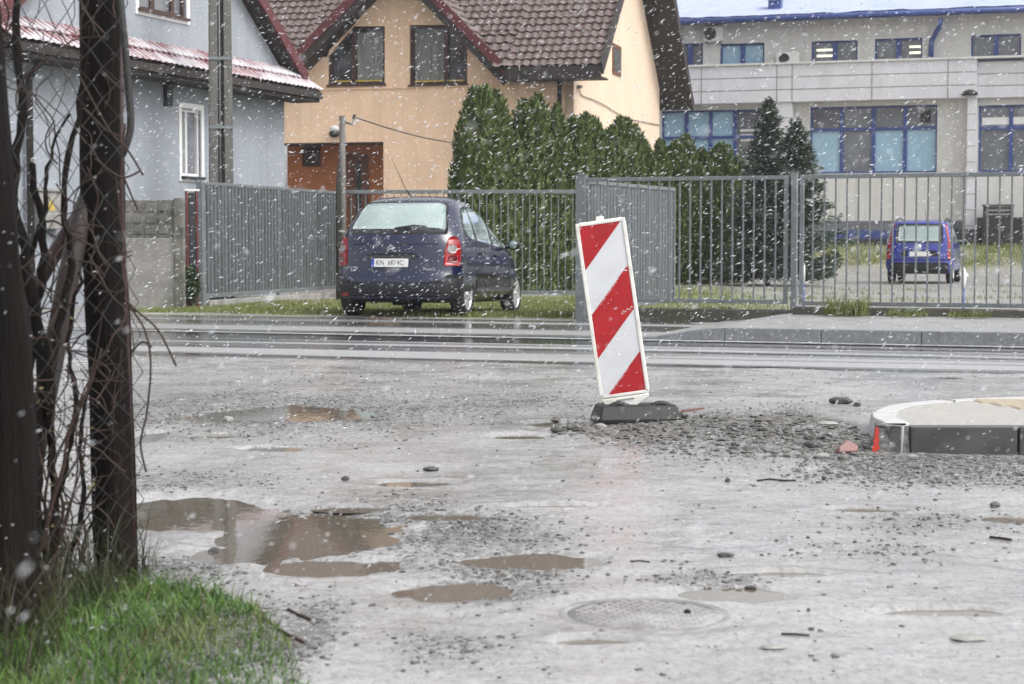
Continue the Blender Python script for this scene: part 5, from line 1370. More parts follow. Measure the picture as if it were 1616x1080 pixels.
# ------------------------------------------------------------------ cars
class Shell:
    def __init__(s, tab, a_r, a_f, n_r=2.6, n_f=2.4):
        T = np.array(tab); s.T = T; s.z = T[:, 0]; s.a_r, s.a_f, s.n_r, s.n_f = a_r, a_f, n_r, n_f
    def ip(s, c, z):
        Z = s.z; v = s.T[:, c]; z = min(max(z, Z[0]), Z[-1])
        i = min(max(int(np.searchsorted(Z, z))-1, 0), len(Z)-2)
        h = np.diff(Z); d = np.diff(v)/h
        def m(k):
            if k == 0: return d[0]
            if k == len(Z)-1: return d[-1]
            if d[k-1]*d[k] <= 0: return 0.
            return 2*d[k-1]*d[k]/(d[k-1]+d[k])
        t = (z-Z[i])/h[i]
        return ((1+2*t)*(1-t)**2)*v[i]+t*(1-t)**2*h[i]*m(i)+t*t*(3-2*t)*v[i+1]+t*t*(t-1)*h[i]*m(i+1)
    def dims(s, z):
        w_, yr, yf = s.ip(1, z), s.ip(2, z), s.ip(3, z); L = yf-yr; ar = min(s.a_r, L*.42); af = min(s.a_f, L*.55); return w_, yr, yf, ar, af
    def rear(s, x, z):
        w_, yr, yf, ar, af = s.dims(z); q_ = min(.999, abs(x)/w_); return yr+ar-ar*(1-q_**s.n_r)**(1/s.n_r)
    def side(s, y, z):
        w_, yr, yf, ar, af = s.dims(z)
        if y < yr+ar: q_ = min(1, max(0, (yr+ar-y)/ar)); return w_*(1-q_**s.n_r)**(1/s.n_r)
        if y > yf-af: q_ = min(1, max(0, (y-yf+af)/af)); return w_*(1-q_**s.n_f)**(1/s.n_f)
        return w_
    def rt(s, t, z):
        w_, yr, yf, ar, af = s.dims(z); return Vector((w_*math.sin(t)**(2/s.n_r), yr+ar-ar*max(0, math.cos(t))**(2/s.n_r), z))
    def mesh(s, nz=46):
        z0, z1 = s.z[0], s.z[-1]; zs = []
        for i in range(nz):
            t = i/(nz-1); zs.append(z0+(z1-z0)*(1-(1-t)**1.8))
        mb = MB(); rows = []
        for z in zs:
            w_, yr, yf, ar, af = s.dims(z); P = []
            for i in range(15):
                t = math.pi/2*i/14; P.append((w_*math.sin(t)**(2/s.n_r), yr+ar-ar*max(0, math.cos(t))**(2/s.n_r)))
            for i in range(1, 16): P.append((w_, yr+ar+(yf-af-yr-ar)*i/16))
            for i in range(17):
                t = math.pi/2*(1-i/16); P.append((w_*max(0, math.sin(t))**(2/s.n_f), yf-af+af*max(0, math.cos(t))**(2/s.n_f)))
            P = P+[(-x, y) for x, y in P[-2:0:-1]]
            rows.append([(x, y, z) for x, y in P])
        k = len(rows[0]); mb.v = [p for r in rows for p in r]
        for i in range(len(rows)-1):
            for j in range(k):
                mb.f.append([i*k+j, i*k+(j+1) % k, (i+1)*k+(j+1) % k, (i+1)*k+j]); mb.m.append(0); mb.s.append(True)
        mb.f.append(list(range(k-1, -1, -1))); mb.m.append(1); mb.s.append(False)
        mb.f.append([(len(rows)-1)*k+j for j in range(k)]); mb.m.append(0); mb.s.append(True)
        return mb
def patch(name, mat, parent, poly, fn, off=.006, step=.05, depth=.012, sgn=1):
    """polygon in surface parameters laid on the shell with its own thickness"""
    bm = bmesh.new(); vs = [bm.verts.new((u, v, 0)) for u, v in poly]; bm.faces.new(vs)
    us = [p[0] for p in poly]; vv = [p[1] for p in poly]
    for ax, (lo, hi) in enumerate(((min(us), max(us)), (min(vv), max(vv)))):
        n = max(1, int((hi-lo)/step))
        for i in range(1, n+1):
            co = [0, 0, 0]; co[ax] = lo+(hi-lo)*i/(n+1); no = [0, 0, 0]; no[ax] = 1
            bmesh.ops.bisect_plane(bm, geom=bm.verts[:]+bm.edges[:]+bm.faces[:], plane_co=co, plane_no=no)
    def P(u, v, o):
        p = fn(u, v); e = 1e-3; du = fn(u+e, v)-fn(u-e, v); dv = fn(u, v+e)-fn(u, v-e); n = du.cross(dv).normalized()*sgn
        return p+n*o
    bm.verts.ensure_lookup_table(); bm.normal_update()
    mb = MB(); idx = {v: i for i, v in enumerate(bm.verts)}; pv = [(v.co.x, v.co.y) for v in bm.verts]; n = len(pv)
    mb.v = [tuple(P(u, v, off)) for u, v in pv]+[tuple(P(u, v, off-depth)) for u, v in pv]
    for f in bm.faces:
        ix = [idx[v] for v in f.verts]; mb.f.append(ix); mb.m.append(0); mb.s.append(True)
    for e in bm.edges:
        if len(e.link_faces) == 1:
            a, b_ = idx[e.verts[0]], idx[e.verts[1]]; mb.f.append([a, b_, n+b_, n+a]); mb.m.append(0); mb.s.append(False)
    bm.free(); o = mb.build(name, mat, parent)
    bm2 = bmesh.new(); bm2.from_mesh(o.data)
    c = sum((f.normal.dot(Vector(f.calc_center_median())-Vector((0, 1.8, .7))) for f in bm2.faces))
    if c < 0: bmesh.ops.reverse_faces(bm2, faces=bm2.faces[:])
    bm2.to_mesh(o.data); bm2.free(); return o
def rounded(poly, r=.04, k=4):
    o = []; n = len(poly)
    for i in range(n):
        a, b_, c = Vector(poly[i-1]), Vector(poly[i]), Vector(poly[(i+1) % n]); e1 = (a-b_); e2 = (c-b_); rr = min(r, e1.length*.45, e2.length*.45)
        p, q_ = b_+e1.normalized()*rr, b_+e2.normalized()*rr
        for j in range(k+1):
            t = j/k; o.append(tuple((1-t)**2*p+2*t*(1-t)*b_+t*t*q_))
    return o
def bool_cut(o, cyls):
    """cut wheel wells into the body: (y, z, radius, x0, x1); walls get material 1"""
    cut = MB()
    for (y, z, r, x0, x1) in cyls:
        cut.add([(x, y+r*math.cos(2*math.pi*k/28), z+r*math.sin(2*math.pi*k/28)) for x in (x0, x1) for k in range(28)],
                [tuple(range(28)), tuple(range(55, 27, -1))]+[(k, 28+k, 28+(k+1) % 28, (k+1) % 28) for k in range(28)], 1)
    c = cut.build('wheel_well_cutter', [M['black_matte'], M['black_matte']]); c.data.update()
    bm = bmesh.new(); bm.from_mesh(c.data); bmesh.ops.recalc_face_normals(bm, faces=bm.faces); bm.to_mesh(c.data); bm.free()
    m = o.modifiers.new('cut', 'BOOLEAN'); m.operation = 'DIFFERENCE'; m.solver = 'EXACT'; m.object = c
    bpy.context.view_layer.update(); dg = bpy.context.evaluated_depsgraph_get()
    me = bpy.data.meshes.new_from_object(o.evaluated_get(dg)); o.modifiers.clear(); old = o.data; o.data = me; me.name = 'body'
    bpy.data.objects.remove(c)
def text(s, size, mat, parent, name, T, ext=.002, sx=1.):
    cu = bpy.data.curves.new('lettering', 'FONT'); cu.body = s; cu.size = size; cu.extrude = ext; cu.align_x = 'CENTER'; cu.align_y = 'CENTER'; cu.resolution_u = 3
    to = bpy.data.objects.new('lettering', cu); COL.objects.link(to); bpy.context.view_layer.update()
    dg = bpy.context.evaluated_depsgraph_get(); me = bpy.data.meshes.new_from_object(to.evaluated_get(dg)); bpy.data.objects.remove(to)
    me.transform(T @ Matrix.Diagonal((sx, 1, 1, 1))); me.materials.clear(); me.materials.append(mat)
    o = bpy.data.objects.new(name, me); COL.objects.link(o); o.parent = parent; return o
def wheel(parent, x, y, r, w_, side, rimr, spokes=7, steer=0.):
    t = MB(); s = side
    t.lathe([(rimr, -w_/2), (r-.035, -w_/2), (r-.008, -w_/2+.025), (r, -w_/2+.05), (r, w_/2-.05), (r-.008, w_/2-.025), (r-.035, w_/2), (rimr, w_/2), (rimr-.01, w_/2-.03), (rimr-.01, -w_/2+.03), (rimr, -w_/2)], 36, 0, 'x')
    root = bpy.data.objects.new('wheel', t.v and bpy.data.meshes.new('wheel')); 
    bpy.data.objects.remove(root)
    ty = t.build('wheel', M['rubber'], parent); ty.location = (x, y, r); ty.rotation_euler = (0, 0, steer)
    rm_ = MB(); o = s*(w_/2-.015)
    rm_.lathe([(rimr+.004, o+s*.006), (rimr-.012, o+s*.012), (rimr-.03, o-s*.01), (rimr-.03, o-s*.09)], 36, 0, 'x')
    for k in range(spokes):
        a = 2*math.pi*k/spokes; T = Matrix.Rotation(a, 4, 'X')
        vs = []
        for rr, hw, xo in ((.03, .045, o-s*.005), (rimr*.6, .036, o+s*.002), (rimr-.015, .028, o-s*.004)):
            for dy in (-1, 1):
                for dx in (0, -s*.03): vs.append(T @ Vector((xo+dx, dy*hw, rr)))
        rm_.add(vs, [(0, 2, 6, 4), (4, 6, 10, 8), (1, 5, 7, 3), (5, 9, 11, 7), (0, 4, 5, 1), (4, 8, 9, 5), (2, 3, 7, 6), (6, 7, 11, 10), (8, 10, 11, 9), (0, 1, 3, 2)])
    rm_.lathe([(.001, o+s*.008), (.035, o+s*.006), (.042, o-s*.01)], 18, 0, 'x')
    rm_.build('rim', M['alloy'], ty, bevel=.004)
    MB().lathe([(.001, o-s*.06), (rimr-.02, o-s*.06)], 24, 0, 'x').build('brake_disc', M['black_matte'], ty)
    return ty

# --- dark blue car
yaw = R(14)
car = thing('parked_car', 'dark blue rounded family car seen from behind, parked on the verge', 'car', (-1.63, 25.07, 0.), -yaw)
car.rotation_euler = (R(-1.3), 0, -yaw)
tabA = [(.20, .70, .28, 4.0), (.26, .80, .10, 4.16), (.34, .86, .025, 4.24), (.46, .878, .0, 4.28), (.56, .88, .015, 4.26), (.61, .878, .055, 4.22), (.75, .88, .075, 4.12), (.90, .876, .09, 3.95), (1.00, .865, .115, 3.62), (1.10, .845, .16, 3.28), (1.20, .815, .225, 3.06), (1.35, .755, .345, 2.78), (1.46, .705, .45, 2.52), (1.54, .655, .56, 2.28), (1.60, .61, .67, 2.12), (1.645, .54, .84, 1.96), (1.675, .42, 1.06, 1.8), (1.69, .2, 1.3, 1.62)]
SA = Shell(tabA, .46, 1.0)
body = SA.mesh().build('body', [M['car_blue'], M['black_matte']], car)
RW, YR, YF = .315, .75, 3.51
bool_cut(body, [(YR, .33, .375, .60, 1.2), (YR, .33, .375, -1.2, -.60), (YF, .33, .385, .56, 1.2), (YF, .33, .385, -1.2, -.56)])
rear = lambda x, z: Vector((x, SA.rear(x, z), z))
rt = lambda t, z: SA.rt(t, z)
rtl = lambda t, z: Vector((-SA.rt(t, z).x, SA.rt(t, z).y, z))
sideR = lambda y, z: Vector((SA.side(y, z), y, z))
sideL = lambda y, z: Vector((-SA.side(y, z), y, z))
# rear window: black surround, pane with mist and sky reflection in its colour
gl = [(-.66, 1.165), (.66, 1.165), (.64, 1.22), (.575, 1.50), (.50, 1.555), (-.50, 1.555), (-.575, 1.50), (-.64, 1.22)]
patch('window_surround', M['black'], car, rounded([(-.70, 1.125), (.70, 1.125), (.69, 1.2), (.605, 1.52), (.53, 1.58), (-.53, 1.58), (-.605, 1.52), (-.69, 1.2)], .05), rear, .003, .06, sgn=1)
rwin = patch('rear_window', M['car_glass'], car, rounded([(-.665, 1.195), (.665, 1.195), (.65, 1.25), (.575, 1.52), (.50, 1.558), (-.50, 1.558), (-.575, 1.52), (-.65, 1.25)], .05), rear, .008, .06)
# wiper
wp = MB(); pv_ = rear(.16-.24, 1.175); 
wp.tube([rear(-.02, 1.165)+Vector((0, -.03, 0)), rear(.0, 1.205)+Vector((0, -.035, 0)), rear(.25, 1.245)+Vector((0, -.035, 0)), rear(.42, 1.235)+Vector((0, -.03, 0))], [.022, .016, .012, .008], 6)
wp.tube([rear(.08, 1.20)+Vector((0, -.02, 0)), rear(.35, 1.217)+Vector((0, -.02, 0)), rear(.60, 1.20)+Vector((0, -.02, 0))], .009, 5)
wp.build('wiper', M['black'], car)
# tail lamps wrap the corner
for fn, sg in ((rt, 1), (rtl, -1)):
    l = patch('tail_lamp', M['lens_red'], car, rounded([(.80, .70), (1.30, .70), (1.33, .78), (1.33, .98), (1.24, 1.07), (1.10, 1.10), (.93, 1.08), (.82, .92)], .05), fn, .012, .06, .03, sg)
    ci = [(1.02+.14*math.cos(2*math.pi*k/20), .925+.062*math.sin(2*math.pi*k/20)) for k in range(20)]
    patch('round_lens', M['lens_clear'], l, ci, fn, .022, .04, .02, sg)
    ci = [(1.05+.15*math.cos(2*math.pi*k/20), .79+.055*math.sin(2*math.pi*k/20)) for k in range(20)]
    patch('lower_lens', M['lens_dark'], l, ci, fn, .016, .04, .02, sg)
# bumper, higher at the corners
bp = [(-1.5, .27), (1.5, .27), (1.5, .56), (1.15, .575), (.92, .57), (.70, .50), (.5, .475), (0, .465), (-.5, .475), (-.70, .50), (-.92, .57), (-1.15, .575), (-1.5, .56)]
def rtt(t, z): s = 1 if t >= 0 else -1; v = SA.rt(abs(t), z); return Vector((v.x*s, v.y, z))
patch('bumper', M['cladding'], car, bp, rtt, .022, .07, .04)
patch('bumper_ridge', M['car_blue'], car, [(-1.1, .285), (1.1, .285), (1.1, .305), (-1.1, .305)], rtt, .028, .08, .02)
# recess above the plate, plate, letters
patch('plate_handle', M['cladding'], car, rounded([(-.37, .80), (.33, .80), (.36, .83), (.30, .865), (-.32, .865), (-.40, .83)], .02), rear, .022, .05, .03)
patch('tailgate_crease', M['black_matte'], car, [(-.60, .984), (.60, .984), (.60, .994), (-.60, .994)], rear, .0035, .06, .01)
pz = .735; py_ = SA.rear(0, pz)-.032; tilt = math.atan2(SA.rear(0, .8)-SA.rear(0, .66), .14)
TP = Matrix.Translation((-.03, py_, pz)) @ Matrix.Rotation(math.pi/2-tilt, 4, 'X')
pt_ = MB(); pt_.box(-.26, .26, -.057, .057, 0, .008, 0, TP); plt = pt_.build('licence_plate', M['plate'], car, bevel=.003, seg=1)
eb = MB(); eb.box(-.258, -.218, -.054, .054, .0085, .0095, 0, TP); eb.build('plate_band', M['eu_blue'], plt)
text('KN', .098, M['ink'], plt, 'plate_text', TP @ Matrix.Translation((-.135, 0, .0085)), .0012, .85)
text('6874C', .098, M['ink'], plt, 'plate_text', TP @ Matrix.Translation((.085, 0, .0085)), .0012, .85)
text('PL', .026, M['plate'], plt, 'plate_text', TP @ Matrix.Translation((-.238, -.035, .0096)), .0008)
# double chevron
ch = MB(); yb_ = SA.rear(0, .93)-.010
for z0 in (.895, .935):
    ch.prism([(-.065-.03, z0-.008), (-.03, z0+.052), (.035, z0-.008), (.018, z0-.008), (-.03, z0+.032), (-.078, z0-.008)], yb_-.008, yb_+.006)
ch.build('emblem', M['chrome'], car)
def badge(s, x, z, size):
    T = Matrix.Translation((x, SA.rear(x, z)-.006, z)) @ Matrix.Rotation(math.atan2(SA.rear(x+.05, z)-SA.rear(x-.05, z), .1), 4, 'Z') @ Matrix.Rotation(math.pi/2, 4, 'X'); text(s, size, M['chrome'], car, 'badge_lettering', T, .003, 1.15)
badge('CITROËN', -.60, .668, .045); badge('Xsara', .50, .655, .062)
# side windows
for fn, sg in ((sideR, 1), (sideL, -1)):
    outer = [(.66, 1.13), (.9, 1.065), (2.0, 1.0), (3.05, .965), (3.14, .985), (2.76, 1.28), (2.34, 1.46), (1.85, 1.545), (1.30, 1.55), (.95, 1.49), (.74, 1.33)]
    patch('window_trim', M['black'], car, rounded(outer, .06), fn, .003, .09, .012, sg)
    for nm, pw in (('quarter_window', [(.72, 1.15), (.94, 1.085), (1.10, 1.075), (1.20, 1.515), (.99, 1.47), (.79, 1.31)]),
                   ('door_window', [(1.18, 1.07), (1.97, 1.02), (1.94, 1.505), (1.45, 1.525), (1.27, 1.52)]),
                   ('door_window', [(2.06, 1.015), (2.84, .99), (2.82, 1.13), (2.58, 1.33), (2.30, 1.445), (2.03, 1.495)]),
                   ('quarter_window', [(2.89, .995), (3.06, .985), (2.89, 1.09)])):
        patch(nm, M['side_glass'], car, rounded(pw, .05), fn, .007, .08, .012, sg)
    for y0_, y1_ in ((1.14, 1.16), (2.0, 2.02)):
        patch('door_gap', M['black_matte'], car, [(y0_, .36), (y0_+.014, .36), (y0_+.014, 1.0), (y0_, 1.0)], fn, .002, .1, .006, sg)
    patch('door_gap', M['black_matte'], car, [(3.0, .36), (3.014, .36), (3.034, .98), (3.02, .98)], fn, .002, .1, .006, sg)
    patch('side_cladding', M['cladding'], car, [(1.165, .36), (3.09, .36), (3.09, .57), (1.165, .60)], fn, .010, .1, .02, sg)
    patch('door_handle', M['car_blue'], car, rounded([(1.32, .86), (1.52, .86), (1.52, .89), (1.32, .89)], .01), fn, .028, .05, .02, sg)
    patch('door_handle', M['car_blue'], car, rounded([(2.16, .85), (2.36, .85), (2.36, .88), (2.16, .88)], .01), fn, .028, .05, .02, sg)
    s = sg; ICO = ICO2
    mi = MB(); mi.blob((s*.985, 2.88, 1.035), .105, .075, .075, 0, 0, 0, True); mi.tube([(s*.86, 2.92, 1.0), (s*.95, 2.9, 1.02)], .03, 8); mo = mi.build('door_mirror', M['black'], car)
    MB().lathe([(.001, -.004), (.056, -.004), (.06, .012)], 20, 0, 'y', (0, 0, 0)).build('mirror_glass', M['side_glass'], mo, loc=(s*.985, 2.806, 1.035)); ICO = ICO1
    wheel(car, s*.78, YR, RW, .195, s, .222); wheel(car, s*.78, YF, RW, .195, s, .222)
# windscreen and lamps at the front
frn = lambda x, z: Vector((x, SA.dims(z)[2]-SA.dims(z)[4]+SA.dims(z)[4]*(1-min(.999, abs(x)/SA.dims(z)[0])**2.4)**(1/2.4), z))
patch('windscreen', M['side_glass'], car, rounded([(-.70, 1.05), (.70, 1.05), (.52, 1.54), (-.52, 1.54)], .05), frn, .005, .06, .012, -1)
for s in (-1, 1): patch('headlamp', M['lens_clear'], car, rounded([(s*.45, .66), (s*.72, .70), (s*.70, .84), (s*.48, .78)][::s], .03), frn, .008, .06, .012, -1)
# roof spoiler lip, aerial, axle and exhaust
an = MB(); an.tube([(-.02, 1.02, 1.66), (-.05, .82, 1.76), (-.13, .42, 2.17)], [.012, .006, .003], 6); an.build('aerial', M['black'], car)
ax_ = MB(); ax_.tube([(-.68, YR, .27), (.68, YR, .27)], .05, 8).tube([(-.35, .25, .22), (-.35, 1.6, .25)], .035, 8).lathe([(.001, 0), (.09, 0), (.09, .35), (.001, .35)], 12, 0, 'x', (-.1, .45, .25)); ax_.build('rear_axle', M['black_matte'], car)
fog = MB()
patch('reverse_lens', M['lens_red'], car, rounded([(-.75, .31), (-.62, .31), (-.62, .345), (-.75, .345)], .01), rear, .03, .05, .02)

# --- small bright blue car behind the fence
p = W(1450, 381, 44.6); yw2 = R(17.5)
pc = thing('small_car', 'small bright blue boxy car parked behind the right bar fence', 'car', (p.x, p.y, float(yard_h(p.x, p.y))), -yw2)
tabB = [(.24, .66, .18, 3.36), (.32, .755, .03, 3.48), (.45, .785, .0, 3.54), (.60, .79, .015, 3.52), (.80, .79, .045, 3.34), (.95, .778, .075, 2.98), (1.05, .755, .10, 2.78), (1.25, .705, .155, 2.42), (1.40, .665, .205, 2.12), (1.47, .63, .26, 1.93), (1.51, .55, .38, 1.72), (1.532, .38, .58, 1.52), (1.54, .15, .85, 1.3)]
SB = Shell(tabB, .22, .8, 3.0, 2.4)
bd_ = SB.mesh(34).build('body', [M['panda_blue'], M['black_matte']], pc)
bool_cut(bd_, [(.62, .30, .345, .50, 1.2), (.62, .30, .345, -1.2, -.50), (2.92, .30, .345, .50, 1.2), (2.92, .30, .345, -1.2, -.50)])
rearB = lambda x, z: Vector((x, SB.rear(x, z), z))
def rtB(t, z): s = 1 if t >= 0 else -1; v = SB.rt(abs(t), z); return Vector((v.x*s, v.y, z))
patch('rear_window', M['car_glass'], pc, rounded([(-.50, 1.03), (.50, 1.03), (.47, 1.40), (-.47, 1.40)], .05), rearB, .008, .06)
patch('window_surround', M['black'], pc, rounded([(-.56, .985), (.56, .985), (.53, 1.435), (-.53, 1.435)], .05), rearB, .004, .06)
for s in (-1, 1):
    ply = [(.90, .60), (1.22, .60), (1.22, .85), (1.12, 1.0), (1.12, 1.43), (.98, 1.43), (.96, 1.0), (.88, .85)]
    ply = ply if s > 0 else [(-a, c) for a, c in ply][::-1]
    l = patch('tail_lamp', M['lens_red'], pc, ply, rtB, .012, .07, .02)
    pw = [(.93, .78), (1.2, .78), (1.2, .85), (.93, .85)]; pw = pw if s > 0 else [(-a, c) for a, c in pw][::-1]
    patch('clear_lens', M['lens_clear'], l, pw, rtB, .017, .07, .02)
patch('lower_bumper', M['black'], pc, [(-1.0, .27), (1.0, .27), (.9, .50), (.7, .52), (-.7, .52), (-.9, .50)], rtB, .018, .07, .03)
patch('bumper', M['panda_blue'], pc, [(-1.5, .36), (-1.02, .36), (-.92, .515), (.92, .515), (1.02, .36), (1.5, .36), (1.5, .60), (-1.5, .60)], rtB, .014, .07, .03)
patch('tailgate_recess', M['black_matte'], pc, rounded([(-.45, .66), (.45, .66), (.40, .80), (-.40, .80)], .02), rearB, .004, .06, .01)
tp = Matrix.Translation((0, SB.rear(0, .72)-.022, .72)) @ Matrix.Rotation(math.pi/2-.1, 4, 'X')
mb = MB(); mb.box(-.26, .26, -.057, .057, 0, .01, 0, tp); pl2 = mb.build('licence_plate', M['plate'], pc)
MB().box(-.258, -.215, -.054, .054, .0105, .012, 0, tp).build('plate_band', M['eu_blue'], pl2)
em = MB(); em.lathe([(.001, -.012), (.045, -.010), (.05, .0), (.05, .01)], 20, 0, 'y', (0, SB.rear(0, .90)-.006, .90)); em.build('emblem', M['chrome'], pc)
for fn, sg in ((lambda y, z: Vector((SB.side(y, z), y, z)), 1), (lambda y, z: Vector((-SB.side(y, z), y, z)), -1)):
    for nm, pw in (('quarter_window', [(.38, 1.05), (.75, 1.0), (.80, 1.40), (.45, 1.40)]), ('door_window', [(.83, 1.0), (1.55, .98), (1.55, 1.42), (.88, 1.42)]), ('door_window', [(1.62, .98), (2.5, .98), (2.2, 1.25), (1.95, 1.40), (1.62, 1.42)])):
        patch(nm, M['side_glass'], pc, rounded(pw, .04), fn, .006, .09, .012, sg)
    s = sg; ICO = ICO2
    MB().blob((s*.90, 2.42, 1.0), .10, .06, .075, 0, 0, 0, True).tube([(s*.74, 2.45, .97), (s*.86, 2.43, .98)], .025, 6).build('door_mirror', M['black'], pc); ICO = ICO1
    wheel(pc, s*.69, .62, .285, .165, s, .18, 5); wheel(pc, s*.69, 2.92, .285, .165, s, .18, 5)
    MB().tube([(s*.58, .45, 1.525), (s*.57, 1.0, 1.575), (s*.57, 1.7, 1.56), (s*.57, 1.95, 1.51)], .018, 6).build('roof_rail', M['black'], pc)
MB().tube([(0, 1.9, 1.52), (0, 1.5, 1.85)], [.008, .003], 5).build('aerial', M['black'], pc)

# ------------------------------------------------------------------ wire fence in the left foreground
bp_ = G(184, 918); tp_ = W(157, -60, 5.55)
t = thing('fence_post', 'thick dark wooden fence post wrapped in wire mesh, grass at its foot', 'post', (bp_.x, bp_.y, 0))
def rough_post(pts, rads, seg, mat, name, parent, jit=.12, rings=40, seed=1):
    mb = MB(); rs = random.Random(seed); C = catmull(pts, max(2, rings//max(1, len(pts)-1))); n = len(C)
    ph = [rs.uniform(-1, 1) for _ in range(seg)]
    d = (C[-1]-C[0]).normalized(); a = d.cross(Vector((0, 1, 0))).normalized(); b_ = d.cross(a); vs = []
    for i, c in enumerate(C):
        f = i/(n-1); r = rads[0]+(rads[1]-rads[0])*f
        for k in range(seg):
            th = 2*math.pi*k/seg; j = 1+jit*(ph[k]*.6+.4*math.sin(i*.7+k*2.1)*rs.uniform(.3, 1))
            vs.append(c+(a*math.cos(th)+b_*math.sin(th))*r*j)
    mb.add(vs, [(i*seg+k, i*seg+(k+1) % seg, (i+1)*seg+(k+1) % seg, (i+1)*seg+k) for i in range(n-1) for k in range(seg)], 0, True)
    mb.f.append(list(range((n-1)*seg, n*seg))); mb.m.append(0); mb.s.append(False)
    return mb.build(name, mat, parent)
rough_post([(0, 0, -.15), (-.012, 0, .6), (-.03, 0, 1.2), ((tp_.x-bp_.x), 0, 2.15)], (.066, .064), 14, M['old_post'], 'post_timber', t, .10, 40, 3)
# reddish steel angle along its right side
an_ = MB(); an_.tube([(.056, -.01, -.1), (.044, -.01, .6), (.028, -.01, 1.2), (tp_.x-bp_.x+.06, -.01, 2.1)], .009, 6); an_.build('steel_rod', M['red_pipe'], t)
lb_ = G(14, 1010); t2 = thing('fence_post', 'bulky dark leaning timber post at the left picture edge', 'post', (lb_.x, lb_.y, 0))
lt = W(-18, -60, 5.0)
rough_post([(0, 0, -.15), (.01, 0, .3), (.012, 0, .7), (-.02, 0, 1.1), (lt.x-lb_.x, .1, 2.0)], (.074, .046), 14, M['old_post'], 'post_timber', t2, .16, 40, 8)
t3 = thing('dead_shrub', 'thick dark twisted stems leaning and forking between the two posts', 'shrub', (lb_.x+.10, lb_.y+.25, 0))
sb_ = MB(); rs_ = random.Random(31)
for P, r0 in (([(30, 1000), (52, 850), (58, 700), (66, 560), (40, 420), (22, 300), (34, 150), (20, -30)], .024), ([(48, 1005), (84, 880), (86, 760), (78, 640), (92, 520), (112, 420), (100, 300), (128, 160), (138, 40)], .015),
              ([(20, 1010), (40, 900), (26, 760), (38, 640), (58, 500), (70, 380), (48, 260)], .020), ([(70, 990), (60, 860), (104, 740), (118, 640), (108, 540), (128, 430)], .011), ([(8, 1020), (70, 960), (110, 880), (132, 790), (126, 690), (140, 600)], .010),
              ([(58, 700), (82, 640), (80, 560)], .009), ([(40, 420), (72, 330), (78, 250), (108, 180)], .008)):
    Q = catmull([W(a, b, 5.15+.02*rs_.uniform(-3, 6)+.0003*(1000-b))-t3.location for a, b in P], 5); m_ = len(Q)
    sb_.tube([q_+Vector((rs_.gauss(0, .004), rs_.gauss(0, .004), 0)) for q_ in Q], [r0*(1-.55*i/m_)*rs_.uniform(.85, 1.15) for i in range(m_)], 8)
sb_.build('stems', M['old_post'], t3)
def pipe(pts, r, mat, name, label, cat, seg=10):
    return tag(MB().tube(catmull([W(*q_) for q_ in pts], 6), r, seg).build(name, mat), label, cat)
pipe([(182, 90, 5.66), (165, 200, 5.62), (145, 300, 5.58), (122, 372, 5.53), (72, 625, 5.38), (36, 806, 5.25), (4, 965, 5.12)], .032, M['rust_pipe'], 'brace_pipe', 'grey rusty slanting pipe bracing the wooden fence post', 'pipe')
pipe([(150, 300, 5.7), (104, 372, 5.66), (52, 462, 5.6), (15, 530, 5.55), (-40, 640, 5.5)], .022, M['red_pipe'], 'brace_pipe', 'red brown slanting pipe behind the grey brace pipe', 'pipe')
pipe([(186, -40, 5.5), (196, 60, 5.48), (203, 140, 5.48), (206, 200, 5.48), (196, 238, 5.48), (190, 246, 5.5)], .011, M['twine'], 'hanging_cable', 'black cable hanging down along the right side of the fence post', 'cable', 8)
# chain link mesh: zigzag wires in a sagging sheet from beyond the left edge to the post
wm = MB(); nW, nR = 14, 56; p0 = W(-90, 700, 4.75); p1 = W(216, 700, 5.46); cw = Vector((p1.x-p0.x, p1.y-p0.y, 0)); Lw_ = cw.length; cw /= Lw_; nm_ = Vector((cw.y, -cw.x, 0))
pw_ = Lw_/nW; ph_ = .048
for i in range(nW):
    P = []
    for k in range(nR):
        s = (i+((k+i) % 2))*pw_; z = -.02+k*ph_
        sx = .045*float(fbm(np.array(s*2.2), np.array(z*1.6), 201, 3)); sz_ = .05*float(fbm(np.array(s*2.0), np.array(z*2.), 205, 3)); sy = .05*float(fbm(np.array(s*1.5), np.array(z*1.2), 209, 3))
        lean_ = -.03*(z/1.75)
        e = .004*(1 if (k % 2) else -1)
        c = Vector((p0.x, p0.y, 0))+cw*(s+sx+lean_)+nm_*(.02+sy+e)+Vector((0, 0, z+sz_))
        P.append(c)
    wm.tube(P, .0018, 4, caps=False)
tag(wm.build('wire_mesh', M['wire']), 'rusty diamond wire mesh fence hanging between the two dark posts', 'fence')
# dead vines and brambles in the mesh
vn = MB(); rs = random.Random(5)
VP = [[(118, -20, 5.3), (140, 25, 5.3), (167, 55, 5.3)], [(125, 120, 5.3), (172, 205, 5.32), (200, 235, 5.34), (226, 277, 5.36)], [(198, 195, 5.4), (192, 262, 5.4), (204, 300, 5.4), (218, 332, 5.4)],
      [(195, 470, 5.3), (215, 490, 5.3), (250, 522, 5.3), (278, 578, 5.3)], [(200, 478, 5.3), (228, 520, 5.3), (238, 575, 5.3), (232, 650, 5.3), (222, 700, 5.3), (231, 745, 5.3)], [(150, 250, 5.3), (190, 280, 5.3), (222, 270, 5.3)],
      [(205, 560, 5.3), (224, 540, 5.3), (240, 548, 5.3)], [(140, 400, 5.3), (178, 470, 5.3), (215, 492, 5.3)]]
for P in VP: vn.tube(catmull([W(*q_) for q_ in P], 5), [.0031]*((len(P)-1)*5+1), 5)
